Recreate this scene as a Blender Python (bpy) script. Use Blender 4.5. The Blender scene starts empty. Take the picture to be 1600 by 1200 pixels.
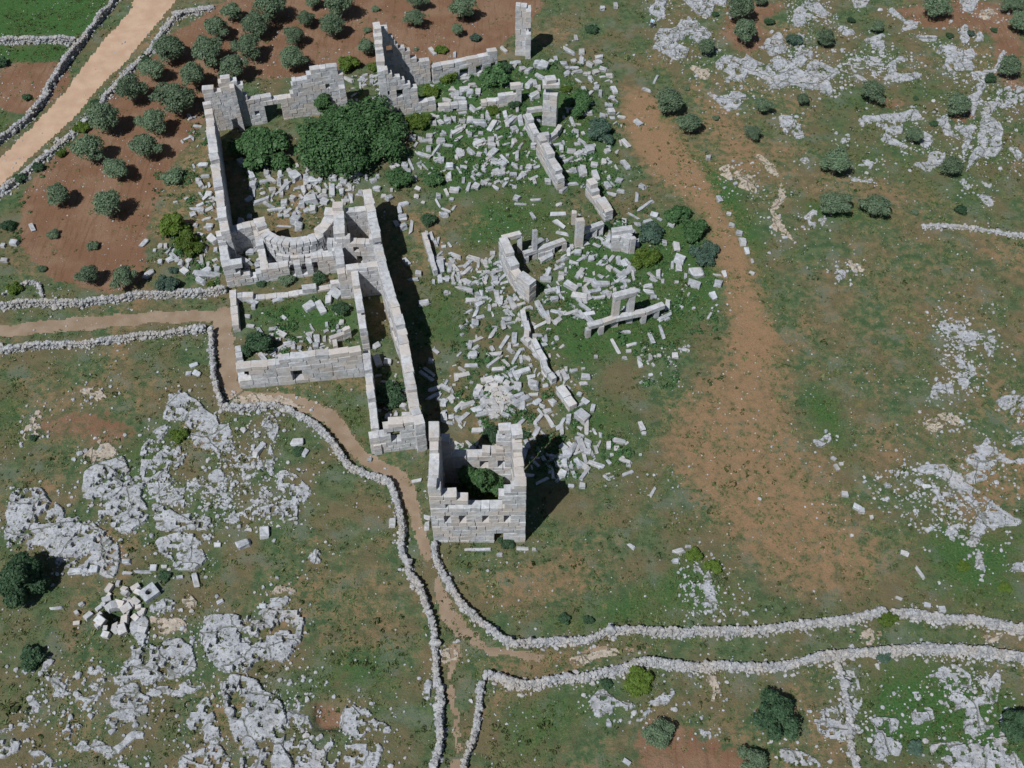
import bpy, math, random
import numpy as np
from mathutils import Vector, Matrix
random.seed(7); rng = np.random.default_rng(7)
S = bpy.context.scene; COL = S.collection
R = math.radians
# ------------------------------------------------------------------ camera, sky, sun, exposure
CAM_H, CAM_DEP, CAM_F = 85.0, 52.0, 1690.0          # height m, depression deg, focal length in px of a 1600 px wide frame
cam = bpy.data.objects.new('camera', bpy.data.cameras.new('camera')); COL.objects.link(cam)
cam.location = (0, 0, CAM_H); cam.rotation_euler = (R(90 - CAM_DEP), 0, 0)
cam.data.sensor_width = 36; cam.data.lens = 36 * CAM_F / 1600; cam.data.clip_start = 1; cam.data.clip_end = 9000
S.camera = cam
SUN_SHADOW = (0.44, 0.56)                            # ground shadow (right, away) per metre of height
sl = math.hypot(*SUN_SHADOW); SUN_EL = math.atan(1 / sl)
W = bpy.data.worlds.new('World'); S.world = W; W.use_nodes = True
nt = W.node_tree; nt.nodes.clear()
sky = nt.nodes.new('ShaderNodeTexSky'); sky.sky_type = 'NISHITA'; sky.sun_disc = False
sky.sun_elevation = SUN_EL; sky.sun_rotation = math.atan2(-SUN_SHADOW[0], -SUN_SHADOW[1]); sky.air_density = 1.0; sky.dust_density = 0.6
bg = nt.nodes.new('ShaderNodeBackground'); bg.inputs[1].default_value = 0.05
wo = nt.nodes.new('ShaderNodeOutputWorld'); nt.links.new(sky.outputs[0], bg.inputs[0]); nt.links.new(bg.outputs[0], wo.inputs[0])
sun = bpy.data.objects.new('sun', bpy.data.lights.new('sun', 'SUN')); COL.objects.link(sun)
sun.data.energy = 4.3; sun.data.angle = R(0.53); sun.data.color = (1.0, 0.995, 0.985)
sun.rotation_euler = Vector((SUN_SHADOW[0], SUN_SHADOW[1], -1)).to_track_quat('-Z', 'Y').to_euler()
S.view_settings.view_transform = 'Standard'; S.view_settings.look = 'None'; S.view_settings.exposure = 0.15; S.view_settings.gamma = 1.0
S.view_settings.use_curve_mapping = False
# ------------------------------------------------------------------ survey helpers: photo point -> place on the ground
ct, st = math.cos(R(CAM_DEP)), math.sin(R(CAM_DEP))
def at(px, py, z=0.0):
    a = (px - 800) / CAM_F; b = (600 - py) / CAM_F
    dy = ct + b * st; dz = -st + b * ct
    t = (CAM_H - z) / (-dz)
    return np.array((a * t, dy * t))
def proj(X, Y, Z=0.0):
    d = Y * ct - (Z - CAM_H) * st; u = Y * st + (Z - CAM_H) * ct
    return 800 + CAM_F * X / d, 600 - CAM_F * u / d
def px_m(px, py):                                     # metres per photo pixel, sideways
    a = at(px, py); b = at(px + 1, py); return abs(b[0] - a[0])
ZM = {'a': (0, 600, 3.2), 'b': (0, 850, 3.43), 'c': (400, 850, 3.43), 'd': (860, 850, 3.43), 'e': (1180, 850, 3.43),
      'f': (880, 0, 3.75), 'g': (1180, 0, 3.75), 'h': (1180, 300, 3.75), 'i': (1180, 560, 3.75), 'j': (0, 260, 3.75), 'k': (0, 420, 3.75),
      'm': (300, 0, 4.444), 'n': (560, 0, 4.444), 'o': (300, 240, 4.444), 'p': (340, 430, 4.444), 'q': (560, 620, 4.444),
      'r': (620, 230, 4.444), 's': (820, 230, 4.444), 't': (680, 430, 4.0), 'u': (0, 0, 3.81), 'P': (0, 0, 1.0)}
def zp(k, x, y):
    z = ZM[k]; return z[0] + x / z[2], z[1] + y / z[2]
# ------------------------------------------------------------------ noise
def _h(ix, iy, s):
    n = (ix.astype(np.int64) * 374761393 + iy.astype(np.int64) * 668265263 + s * 974634777) & 0xffffffff
    n = ((n ^ (n >> 13)) * 1274126177) & 0xffffffff
    return ((n ^ (n >> 16)) & 0xffff) / 65535.0
def vnoise(x, y, s=0):
    x = np.asarray(x, float); y = np.asarray(y, float)
    ix = np.floor(x); iy = np.floor(y); fx = x - ix; fy = y - iy
    fx = fx * fx * (3 - 2 * fx); fy = fy * fy * (3 - 2 * fy)
    a = _h(ix, iy, s); b = _h(ix + 1, iy, s); c = _h(ix, iy + 1, s); d = _h(ix + 1, iy + 1, s)
    return (a * (1 - fx) + b * fx) * (1 - fy) + (c * (1 - fx) + d * fx) * fy
def fbm(x, y, s=0, o=4, g=0.5):
    r = 0; a = 1; t = 0
    for k in range(o):
        r = r + a * vnoise(x * 2 ** k + 17.3 * k, y * 2 ** k - 9.1 * k, s + k); t += a; a *= g
    return r / t
def inpoly(X, Y, P):
    r = np.zeros(X.shape, bool); n = len(P); j = n - 1
    for i in range(n):
        xi, yi = P[i]; xj, yj = P[j]
        if yi != yj:
            c = ((yi > Y) != (yj > Y)) & (X < (xj - xi) * (Y - yi) / (yj - yi) + xi); r ^= c
        j = i
    return r
def blur(a, n):
    for _ in range(2):
        for ax in (0, 1):
            c = np.cumsum(np.insert(np.pad(a, [(n, n) if k == ax else (0, 0) for k in (0, 1)], mode='edge'), 0, 0, axis=ax), axis=ax)
            w = 2 * n + 1
            a = (np.take(c, range(w, c.shape[ax]), axis=ax) - np.take(c, range(0, c.shape[ax] - w), axis=ax)) / w
    return a
PITS = []                                             # (x, y, rx, ry, depth) dips in the ground
def gz(x, y):
    x = np.asarray(x, float); y = np.asarray(y, float)
    z = (fbm(x / 9, y / 9, 3, 3) - 0.5) * 0.35 + (fbm(x / 1.3, y / 1.3, 11, 2) - 0.5) * 0.10
    for (a, b, rx, ry, d) in PITS:
        q = np.maximum(np.abs((x - a) / rx), np.abs((y - b) / ry)); z = z - d * np.clip((1.15 - q) / 0.25, 0, 1)
    return z
# ------------------------------------------------------------------ mesh helpers
def arr_mesh(name, V, F, mats=(), smooth=False, col=None, cname='tint'):
    V = np.asarray(V, np.float32); F = np.asarray(F, np.int32); k = F.shape[1]
    me = bpy.data.meshes.new(name); me.vertices.add(len(V)); me.vertices.foreach_set('co', V.ravel())
    me.loops.add(F.size); me.loops.foreach_set('vertex_index', F.ravel())
    me.polygons.add(len(F)); me.polygons.foreach_set('loop_start', np.arange(0, F.size, k, dtype=np.int32))
    me.polygons.foreach_set('loop_total', np.full(len(F), k, np.int32))
    me.polygons.foreach_set('use_smooth', np.full(len(F), bool(smooth)))
    if col is not None:
        a = me.attributes.new(cname, 'FLOAT_COLOR', 'POINT'); c = np.ones((len(V), 4), np.float32); c[:, :col.shape[1]] = col
        a.data.foreach_set('color', c.ravel())
    me.update(calc_edges=True)
    for m in mats: me.materials.append(m)
    return me
def add(name, me, parent=None, loc=None, rot=None, scale=None):
    o = bpy.data.objects.new(name, me); COL.objects.link(o)
    if parent is not None: o.parent = parent
    if loc is not None: o.location = loc
    if rot is not None: o.rotation_euler = rot
    if scale is not None: o.scale = scale
    return o
def tag(o, label=None, cat=None, group=None, kind=None):
    if label: o['label'] = label
    if cat: o['category'] = cat
    if group: o['group'] = group
    if kind: o['kind'] = kind
    return o
def empty(name, x, y, z=0.0):
    o = bpy.data.objects.new(name, None); COL.objects.link(o); o.location = (x, y, z); o.empty_display_size = 0.3; return o
# chamfered, slightly irregular unit block: 24 verts, 44 triangles
def block_template(seed, ch=0.07, jit=0.02, taper=0.0):
    r = np.random.default_rng(seed); V = []; idx = {}
    for sx in (-1, 1):
        for sy in (-1, 1):
            for sz in (-1, 1):
                c = r.uniform(ch * 0.5, ch * 1.7)
                base = np.array((sx, sy, sz)) * 0.5 + r.normal(0, jit, 3)
                base[0:2] *= 1 - taper * (sz > 0)
                for ax in range(3):
                    p = base.copy()
                    for k in range(3):
                        if k != ax: p[k] -= np.sign((sx, sy, sz)[k]) * c
                    idx[(sx, sy, sz, ax)] = len(V); V.append(p)
    F = []
    for ax in range(3):
        o = [k for k in range(3) if k != ax]
        for s in (-1, 1):
            q = []
            for a, b in ((-1, -1), (1, -1), (1, 1), (-1, 1)):
                t = [0, 0, 0]; t[ax] = s; t[o[0]] = a; t[o[1]] = b; q.append(idx[(*t, ax)])
            F.append(q)
    for ax in range(3):
        o = [k for k in range(3) if k != ax]
        for a in (-1, 1):
            for b in (-1, 1):
                q = []
                for s, w in ((-1, 0), (1, 0), (1, 1), (-1, 1)):
                    t = [0, 0, 0]; t[ax] = s; t[o[0]] = a; t[o[1]] = b; q.append(idx[(*t, o[w])])
                F.append(q)
    for sx in (-1, 1):
        for sy in (-1, 1):
            for sz in (-1, 1): F.append([idx[(sx, sy, sz, k)] for k in (0, 1, 2)])
    V = np.array(V); G = []
    for f in F:                                       # outward winding, as triangles
        c = V[f].mean(0); n = np.cross(V[f[1]] - V[f[0]], V[f[2]] - V[f[0]])
        if np.dot(n, c) < 0: f = f[::-1]
        for k in range(1, len(f) - 1): G.append((f[0], f[k], f[k + 1]))
    return V, np.array(G)
def cobble_template(seed):                            # 20-face rough stone
    r = np.random.default_rng(seed); p = (1 + 5 ** .5) / 2
    V = np.array([(-1, p, 0), (1, p, 0), (-1, -p, 0), (1, -p, 0), (0, -1, p), (0, 1, p), (0, -1, -p), (0, 1, -p), (p, 0, -1), (p, 0, 1), (-p, 0, -1), (-p, 0, 1)]) / 1.902 * 0.5
    V = np.sign(V) * np.abs(V) ** 0.75 * 0.9 + r.normal(0, 0.05, (12, 3))
    F = np.array([(0, 11, 5), (0, 5, 1), (0, 1, 7), (0, 7, 10), (0, 10, 11), (1, 5, 9), (5, 11, 4), (11, 10, 2), (10, 7, 6), (7, 1, 8), (3, 9, 4), (3, 4, 2), (3, 2, 6), (3, 6, 8), (3, 8, 9), (4, 9, 5), (2, 4, 11), (6, 2, 10), (8, 6, 7), (9, 8, 1)])
    return V, F
COB = [cobble_template(s) for s in range(10)]
WALLT = [block_template(100 + s, 0.03, 0.013) for s in range(14)]
FALLT = [block_template(200 + s, 0.05, 0.05, 0.06) for s in range(10)] + [block_template(230 + s, 0.11, 0.075, 0.12) for s in range(8)]
def rotz(a):
    c, s = np.cos(a), np.sin(a); M = np.zeros((len(a), 3, 3)); M[:, 0, 0] = c; M[:, 0, 1] = -s; M[:, 1, 0] = s; M[:, 1, 1] = c; M[:, 2, 2] = 1; return M
def euler_m(rx, ry, rz):
    cx, sx, cy, sy = np.cos(rx), np.sin(rx), np.cos(ry), np.sin(ry); n = len(rx)
    X = np.zeros((n, 3, 3)); X[:, 0, 0] = 1; X[:, 1, 1] = cx; X[:, 1, 2] = -sx; X[:, 2, 1] = sx; X[:, 2, 2] = cx
    Y = np.zeros((n, 3, 3)); Y[:, 1, 1] = 1; Y[:, 0, 0] = cy; Y[:, 0, 2] = sy; Y[:, 2, 0] = -sy; Y[:, 2, 2] = cy
    return rotz(rz) @ Y @ X
def scatter_mesh(name, T, pos, size, rot, mat, tint=None):
    """many stones as one mesh: T templates, pos (n,3), size (n,3), rot (n,3,3)"""
    n = len(pos); which = rng.integers(0, len(T), n); VV = []; FF = []; CC = []; off = 0
    for k, (tv, tf) in enumerate(T):
        m = np.where(which == k)[0]
        if not len(m): continue
        v = np.einsum('nij,nkj->nki', rot[m], tv[None] * size[m][:, None, :]) + pos[m][:, None, :]
        f = tf[None] + (np.arange(len(m)) * len(tv))[:, None, None] + off
        VV.append(v.reshape(-1, 3)); FF.append(f.reshape(-1, 3)); off += len(m) * len(tv)
        t = rng.uniform(0, 1, len(m)) if tint is None else tint[m]
        CC.append(np.repeat(t, len(tv)))
    c = np.concatenate(CC); return arr_mesh(name, np.concatenate(VV), np.concatenate(FF), [mat], col=np.stack([c, c, c], 1))
# ------------------------------------------------------------------ materials
class NT:
    def __init__(s, name, rough=0.9, spec=0.2):
        s.m = bpy.data.materials.new(name); s.m.use_nodes = True; s.t = s.m.node_tree; s.t.nodes.clear()
        s.o = s.n('ShaderNodeOutputMaterial'); s.b = s.n('ShaderNodeBsdfPrincipled'); s.l(s.b.outputs[0], s.o.inputs[0])
        s.b.inputs['Roughness'].default_value = rough; s.b.inputs['Specular IOR Level'].default_value = spec
        s.pos = s.n('ShaderNodeNewGeometry').outputs['Position']
    def n(s, k): return s.t.nodes.new(k)
    def l(s, a, b): s.t.links.new(a, b)
    def noise(s, scale, detail=4, rough=0.55, vec=None, dist=0.0):
        x = s.n('ShaderNodeTexNoise'); x.inputs['Scale'].default_value = scale; x.inputs['Detail'].default_value = detail
        x.inputs['Roughness'].default_value = rough; x.inputs['Distortion'].default_value = dist
        s.l(vec if vec is not None else s.pos, x.inputs['Vector']); return x.outputs['Fac']
    def vor(s, scale, feat='F1', vec=None, out='Distance'):
        x = s.n('ShaderNodeTexVoronoi'); x.feature = feat; x.inputs['Scale'].default_value = scale
        s.l(vec if vec is not None else s.pos, x.inputs['Vector']); return x.outputs[out]
    def ramp(s, v, lo, hi, a=0.0, b=1.0):
        x = s.n('ShaderNodeMapRange'); x.interpolation_type = 'SMOOTHSTEP'; s.l(v, x.inputs[0])
        for k, q in zip((1, 2, 3, 4), (lo, hi, a, b)): x.inputs[k].default_value = q
        return x.outputs[0]
    def math(s, op, a, b=0.0):
        x = s.n('ShaderNodeMath'); x.operation = op
        for k, q in enumerate((a, b)):
            if isinstance(q, (int, float)): x.inputs[k].default_value = q
            else: s.l(q, x.inputs[k])
        return x.outputs[0]
    def mix(s, f, a, b, mode='MIX'):
        x = s.n('ShaderNodeMix'); x.data_type = 'RGBA'; x.blend_type = mode
        for i, q in ((0, f), (6, a), (7, b)):
            if isinstance(q, (int, float)): x.inputs[i].default_value = q
            elif isinstance(q, tuple): x.inputs[i].default_value = (*q, 1)
            else: s.l(q, x.inputs[i])
        return x.outputs[2]
    def attr(s, name):
        x = s.n('ShaderNodeAttribute'); x.attribute_name = name; return x
    def bump(s, h, strength, dist=0.05):
        x = s.n('ShaderNodeBump'); x.inputs['Strength'].default_value = strength; x.inputs['Distance'].default_value = dist
        s.l(h, x.inputs['Height']); s.l(x.outputs[0], s.b.inputs['Normal'])
    def done(s, c):
        s.l(c, s.b.inputs['Base Color']); return s.m
def stone_mat(name, light, dark, tan, lichen=0.5, tanamt=0.3, per_object=True):
    k = NT(name); big = k.noise(0.45, 3); mid = k.noise(2.2, 5, 0.65); fine = k.noise(9, 4, 0.7)
    if per_object: rv = k.n('ShaderNodeObjectInfo').outputs['Random']
    else: rv = k.attr('tint').outputs['Fac']
    c = k.mix(k.ramp(mid, 0.35, 0.72), light, dark)
    c = k.mix(k.math('MULTIPLY', k.ramp(k.math('ADD', big, k.math('MULTIPLY', rv, 0.15)), 0.50, 0.72), tanamt), c, tan)
    c = k.mix(k.math('MULTIPLY', k.ramp(fine, 0.58, 0.72), lichen), c, (0.10, 0.10, 0.095))
    v = k.math('ADD', k.math('MULTIPLY', rv, 0.26), 0.84)
    vv = k.n('ShaderNodeCombineXYZ'); [k.l(v, vv.inputs[i]) for i in range(3)]
    c = k.mix(1.0, c, vv.outputs[0], 'MULTIPLY')
    k.bump(k.math('ADD', mid, k.math('MULTIPLY', fine, 0.6)), 0.7, 0.06)
    return k.done(c)
M = {}
M['ashlar'] = stone_mat('ashlar_limestone', (0.48, 0.49, 0.505), (0.32, 0.325, 0.335), (0.42, 0.368, 0.318), 0.75, 0.7)
M['fallen'] = stone_mat('fallen_limestone', (0.43, 0.45, 0.48), (0.26, 0.272, 0.29), (0.38, 0.345, 0.30), 0.75, 0.35)
M['loose'] = stone_mat('loose_limestone', (0.38, 0.395, 0.42), (0.22, 0.23, 0.245), (0.36, 0.32, 0.27), 0.7, 0.4, False)
M['drystone'] = stone_mat('field_wall_limestone', (0.37, 0.375, 0.385), (0.20, 0.205, 0.21), (0.35, 0.31, 0.26), 0.7, 0.5, False)
def rock_mat(name, light, dark, tan, tanamt):
    k = NT(name); big = k.noise(0.35, 4); mid = k.noise(1.6, 6, 0.7); fine = k.noise(6, 6, 0.75)
    c = k.mix(k.ramp(mid, 0.38, 0.66), light, dark)
    c = k.mix(k.math('MULTIPLY', k.ramp(big, 0.5, 0.72), tanamt), c, tan)
    c = k.mix(k.math('MULTIPLY', k.ramp(k.noise(3.1, 3, 0.6), 0.56, 0.64), 0.75), c, (0.11, 0.11, 0.095))   # karst hollows with black lichen
    c = k.mix(k.math('MULTIPLY', k.ramp(fine, 0.56, 0.70), 0.6), c, (0.16, 0.16, 0.15))
    c = k.mix(k.ramp(k.noise(2.3, 5, 0.7), 0.575, 0.63), c, (0.075, 0.092, 0.036))                              # weeds rooted in the cracks
    cw = k.n('ShaderNodeVectorMath'); cw.operation = 'ADD'; cn = k.n('ShaderNodeTexNoise'); cn.inputs['Scale'].default_value = 0.9; k.l(k.pos, cn.inputs['Vector']); k.l(k.pos, cw.inputs[0]); k.l(cn.outputs['Color'], cw.inputs[1])
    crack = k.ramp(k.vor(0.30, 'DISTANCE_TO_EDGE', cw.outputs[0]), 0.006, 0.030, 1.0, 0.0)                     # open joints with soil
    c = k.mix(k.math('MULTIPLY', crack, 0.6), c, (0.075, 0.082, 0.045))
    k.bump(k.math('ADD', k.math('ADD', mid, k.math('MULTIPLY', fine, 0.8)), k.math('MULTIPLY', crack, -0.8)), 0.9, 0.10)
    return k.done(c)
M['rock'] = rock_mat('weathered_limestone_pavement', (0.40, 0.41, 0.435), (0.25, 0.26, 0.275), (0.38, 0.34, 0.29), 0.30)
M['rock_tan'] = rock_mat('tan_limestone_pavement', (0.42, 0.365, 0.30), (0.30, 0.25, 0.20), (0.42, 0.32, 0.235), 0.5)
def ground_mat():
    k = NT('meadow_ground', 1.0, 0.05); z = k.n('ShaderNodeSeparateColor'); a = k.attr('zone'); k.l(a.outputs['Color'], z.inputs[0])
    soil, dry, lush = z.outputs[0], z.outputs[1], z.outputs[2]
    n1 = k.noise(0.22, 5, 0.6); n2 = k.noise(1.1, 6, 0.65); n3 = k.noise(5.5, 5, 0.7); n4 = k.noise(14, 3, 0.7)
    g = k.mix(k.ramp(n2, 0.38, 0.62), (0.047, 0.086, 0.039), (0.094, 0.130, 0.062))
    g = k.mix(k.math('MULTIPLY', k.ramp(k.math('ADD', n1, k.math('MULTIPLY', n3, 0.35)), 0.57, 0.80), 0.70), g, (0.158, 0.112, 0.066))   # thin grass over brown earth
    g = k.mix(k.math('MULTIPLY', k.ramp(n4, 0.58, 0.70), 0.6), g, (0.20, 0.165, 0.105))
    g = k.mix(k.math('MULTIPLY', k.ramp(k.noise(0.6, 3, 0.5), 0.66, 0.74), 0.35), g, (0.11, 0.115, 0.02))          # yellow flowers
    g = k.mix(k.math('MULTIPLY', k.ramp(k.math('ADD', k.noise(0.35, 2, 0.5), k.math('MULTIPLY', n3, 0.4)), 0.74, 0.86), 0.55), g, (0.135, 0.155, 0.115))                  # grey thistle patches
    lm = k.ramp(k.math('ADD', lush, k.math('MULTIPLY', k.math('SUBTRACT', n2, 0.5), 1.0)), 0.25, 0.85)
    g = k.mix(lm, g, k.mix(k.ramp(n3, 0.35, 0.65), (0.028, 0.080, 0.023), (0.066, 0.128, 0.040)))
    dm = k.ramp(k.math('ADD', dry, k.math('MULTIPLY', k.math('SUBTRACT', k.math('ADD', k.math('MULTIPLY', n2, 0.5), k.math('MULTIPLY', n3, 0.5)), 0.5), 2.9)), 0.36, 0.86)
    g = k.mix(dm, g, k.mix(k.ramp(n3, 0.35, 0.68), (0.29, 0.172, 0.100), (0.185, 0.135, 0.074)))
    sm = k.ramp(k.math('ADD', soil, k.math('MULTIPLY', k.math('SUBTRACT', n2, 0.5), 0.9)), 0.38, 0.60)
    s = k.mix(k.ramp(n1, 0.4, 0.62), (0.178, 0.098, 0.060), (0.220, 0.138, 0.090))
    s = k.mix(k.math('MULTIPLY', k.ramp(n3, 0.50, 0.66), 0.7), s, (0.135, 0.098, 0.050))
    mp = k.n('ShaderNodeMapping'); mp.inputs['Rotation'].default_value = (0, 0, 0.35); mp.inputs['Scale'].default_value = (2.6, 0.22, 1); k.l(k.pos, mp.inputs[0])
    s = k.mix(k.math('MULTIPLY', k.ramp(k.noise(1.0, 3, 0.6, mp.outputs[0]), 0.50, 0.68), 0.45), s, (0.115, 0.060, 0.036))       # plough lines
    s = k.mix(k.math('MULTIPLY', k.ramp(n4, 0.60, 0.70), 0.5), s, (0.30, 0.18, 0.11))
    c = k.mix(sm, g, s)
    k.bump(k.math('ADD', n3, k.math('MULTIPLY', n4, 0.7)), 0.8, 0.12)
    return k.done(c)
M['ground'] = ground_mat()
def dirt_mat(name, a, b, spots):
    k = NT(name, 1.0, 0.05); n1 = k.noise(0.5, 4); n2 = k.noise(4, 5, 0.7); n3 = k.noise(16, 3, 0.7)
    c = k.mix(k.ramp(n1, 0.35, 0.65), a, b); c = k.mix(k.math('MULTIPLY', k.ramp(n2, 0.55, 0.7), 0.45), c, spots)
    c = k.mix(k.math('MULTIPLY', k.ramp(n3, 0.6, 0.7), 0.4), c, (0.42, 0.34, 0.26)); k.bump(k.math('ADD', n2, n3), 0.5, 0.05); return k.done(c)
M['road'] = dirt_mat('pale_dirt_road', (0.40, 0.27, 0.185), (0.45, 0.32, 0.225), (0.33, 0.215, 0.14))
M['path'] = dirt_mat('brown_dirt_path', (0.215, 0.155, 0.105), (0.265, 0.20, 0.145), (0.12, 0.105, 0.06))
def leaf_mat(name, a, b, trans=0.25, rough=0.6):
    k = NT(name, rough, 0.25); t = k.attr('tint').outputs['Fac']; rv = k.n('ShaderNodeObjectInfo').outputs['Random']
    c = k.mix(t, a, b); v = k.math('ADD', k.math('MULTIPLY', rv, 0.4), 0.8)
    vv = k.n('ShaderNodeCombineXYZ'); [k.l(v, vv.inputs[i]) for i in range(3)]
    c = k.mix(1.0, c, vv.outputs[0], 'MULTIPLY')
    tr = k.n('ShaderNodeBsdfTranslucent'); k.l(c, tr.inputs[0]); mx = k.n('ShaderNodeMixShader'); mx.inputs[0].default_value = trans
    k.l(k.b.outputs[0], mx.inputs[1]); k.l(tr.outputs[0], mx.inputs[2]); k.l(mx.outputs[0], k.o.inputs[0]); return k.done(c)
M['olive'] = leaf_mat('olive_leaves', (0.062, 0.105, 0.058), (0.165, 0.230, 0.138))
M['fig'] = leaf_mat('fig_leaves', (0.034, 0.090, 0.032), (0.090, 0.175, 0.065))
M['shrub'] = leaf_mat('dark_shrub_leaves', (0.026, 0.062, 0.032), (0.060, 0.112, 0.052))
M['bright'] = leaf_mat('bright_shrub_leaves', (0.058, 0.105, 0.014), (0.110, 0.165, 0.028))
M['blue'] = leaf_mat('blue_green_leaves', (0.045, 0.085, 0.062), (0.085, 0.140, 0.100))
M['weed'] = leaf_mat('meadow_weeds', (0.045, 0.082, 0.022), (0.135, 0.150, 0.060), 0.3)
k = NT('olive_bark'); M['bark'] = k.done(k.mix(k.noise(6, 4), (0.10, 0.075, 0.05), (0.20, 0.165, 0.125)))
k = NT('blue_cloth', 0.8); M['shirt'] = k.done(k.mix(k.noise(20), (0.38, 0.55, 0.72), (0.50, 0.66, 0.80)))
k = NT('dark_cloth_and_hole_shade', 0.8); M['trousers'] = k.done(k.mix(k.noise(20), (0.02, 0.025, 0.04), (0.04, 0.045, 0.06)))
k = NT('skin', 0.6); M['skin'] = k.done(k.mix(k.noise(20), (0.36, 0.21, 0.14), (0.42, 0.26, 0.18)))
k = NT('dark_hair', 0.6); M['hair'] = k.done(k.mix(k.noise(30), (0.015, 0.012, 0.01), (0.03, 0.022, 0.018)))
for nm, T in (('wall', WALLT), ('fall', FALLT)):
    M[nm + '_meshes'] = [arr_mesh('%s_stone_shape' % nm, v, f, [M['ashlar' if nm == 'wall' else 'fallen']]) for v, f in T]
# ------------------------------------------------------------------ ground
def pit(px, py, rx, ry, d):
    c = at(px, py); PITS.append((c[0], c[1], rx, ry, d))
pit(515, 1117, 1.1, 1.15, 0.7); pit(177, 966, 0.9, 0.8, 1.3); pit(0, 0, 0.01, 0.01, 0)
def grow(lo, hi, step, far):
    a = list(np.arange(lo, hi + 1e-6, step)); d = step; x = hi; right = []
    while x < far: d *= 1.6; x += d; right.append(x)
    d = step; x = lo; left = []
    while x > -far: d *= 1.6; x -= d; left.append(x)
    return np.array(left[::-1] + a + right)
gx = grow(-84, 84, 0.3, 4000); gy = grow(20, 150, 0.3, 4000)
GX, GY = np.meshgrid(gx, gy, indexing='ij')
PXg, PYg = proj(GX, np.maximum(GY, 5.0))
wx = (fbm(GX / 3.0, GY / 3.0, 21, 4) - 0.5) * 34; wy = (fbm(GX / 3.0, GY / 3.0, 31, 4) - 0.5) * 34
QX, QY = PXg + wx, PYg + wy
# zones: polygons traced on the photograph, in photo pixels: red soil, dry straw-brown, lush green
SOIL = [(1.0, [(20, 360), (45, 285), (110, 225), (170, 160), (215, 120), (265, 60), (330, 20), (420, -60), (860, -60), (830, 40), (745, 95), (690, 110), (560, 100), (470, 118), (390, 128), (330, 140), (312, 190), (290, 230), (262, 290), (225, 360), (225, 440), (150, 452), (90, 445), (50, 410)]),
        (1.0, [(0, 100), (112, 100), (100, 130), (70, 165), (45, 178), (0, 172)]),
        (.62, [(1120, 0), (1240, 0), (1200, 40), (1210, 80), (1160, 90), (1125, 60)]), (.68, [(1400, 0), (1600, 0), (1600, 150), (1565, 150), (1545, 60), (1440, 40), (1390, 20)]),
        (.6, [(1345, 145), (1450, 150), (1420, 170), (1350, 172)]), (.6, [(1470, 170), (1540, 170), (1530, 195), (1480, 200)]),
        (.6, [(985, 1130), (1030, 1090), (1075, 1120), (1110, 1140), (1180, 1150), (1220, 1180), (1220, 1260), (985, 1260)]),
        (1.2, [(490, 1098), (540, 1096), (542, 1138), (492, 1138)]),
        (.55, [(40, 640), (190, 630), (230, 690), (150, 700), (50, 690)]), (.5, [(120, 690), (180, 680), (190, 700), (130, 715)]),
        (.5, [(310, 1040), (330, 1040), (330, 1060), (310, 1060)]), (.45, [(560, 700), (660, 740), (660, 800), (600, 800)])]
DRY = [(1.15, [(975, 125), (1020, 150), (1075, 220), (1115, 280), (1148, 335), (1172, 405), (1195, 480), (1215, 540), (1150, 560), (1128, 440), (1090, 330), (1000, 260), (972, 200)]),
       (.74, [(1140, 500), (1200, 500), (1225, 560), (1250, 640), (1295, 730), (1345, 800), (1400, 870), (1420, 915), (1370, 950), (1290, 965), (1210, 962), (1170, 930), (1130, 880), (1080, 820), (1050, 740), (1045, 660), (1095, 600)]),
       (.75, [(1060, 110), (1130, 140), (1190, 220), (1220, 270), (1180, 280), (1120, 240), (1070, 180)]), (.7, [(1200, 145), (1290, 150), (1330, 165), (1290, 180), (1220, 170), (1210, 260), (1190, 250)]),
       (.6, [(1240, 275), (1340, 270), (1480, 290), (1500, 335), (1390, 335), (1250, 310)]),
       (.42, [(1330, 330), (1440, 330), (1600, 390), (1600, 540), (1460, 560), (1440, 640), (1330, 680), (1270, 600), (1230, 470), (1230, 400), (1300, 380)]),
       (.6, [(700, 310), (760, 300), (790, 330), (760, 370), (710, 390), (690, 350)]),
       (.6, [(900, 510), (950, 580), (950, 660), (920, 650), (925, 580), (880, 520)]), (.6, [(1000, 620), (1080, 600), (1090, 760), (1030, 740)]),
       (.62, [(720, 880), (900, 830), (990, 860), (960, 940), (840, 960), (740, 940)]), (.5, [(1340, 830), (1440, 820), (1440, 880), (1390, 900)]),
       (.5, [(480, 850), (660, 860), (670, 1050), (500, 1060), (470, 950)]), (.5, [(0, 560), (320, 540), (320, 620), (200, 640), (0, 700)]), (.45, [(60, 950), (220, 940), (220, 1040), (80, 1030)])]
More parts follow.
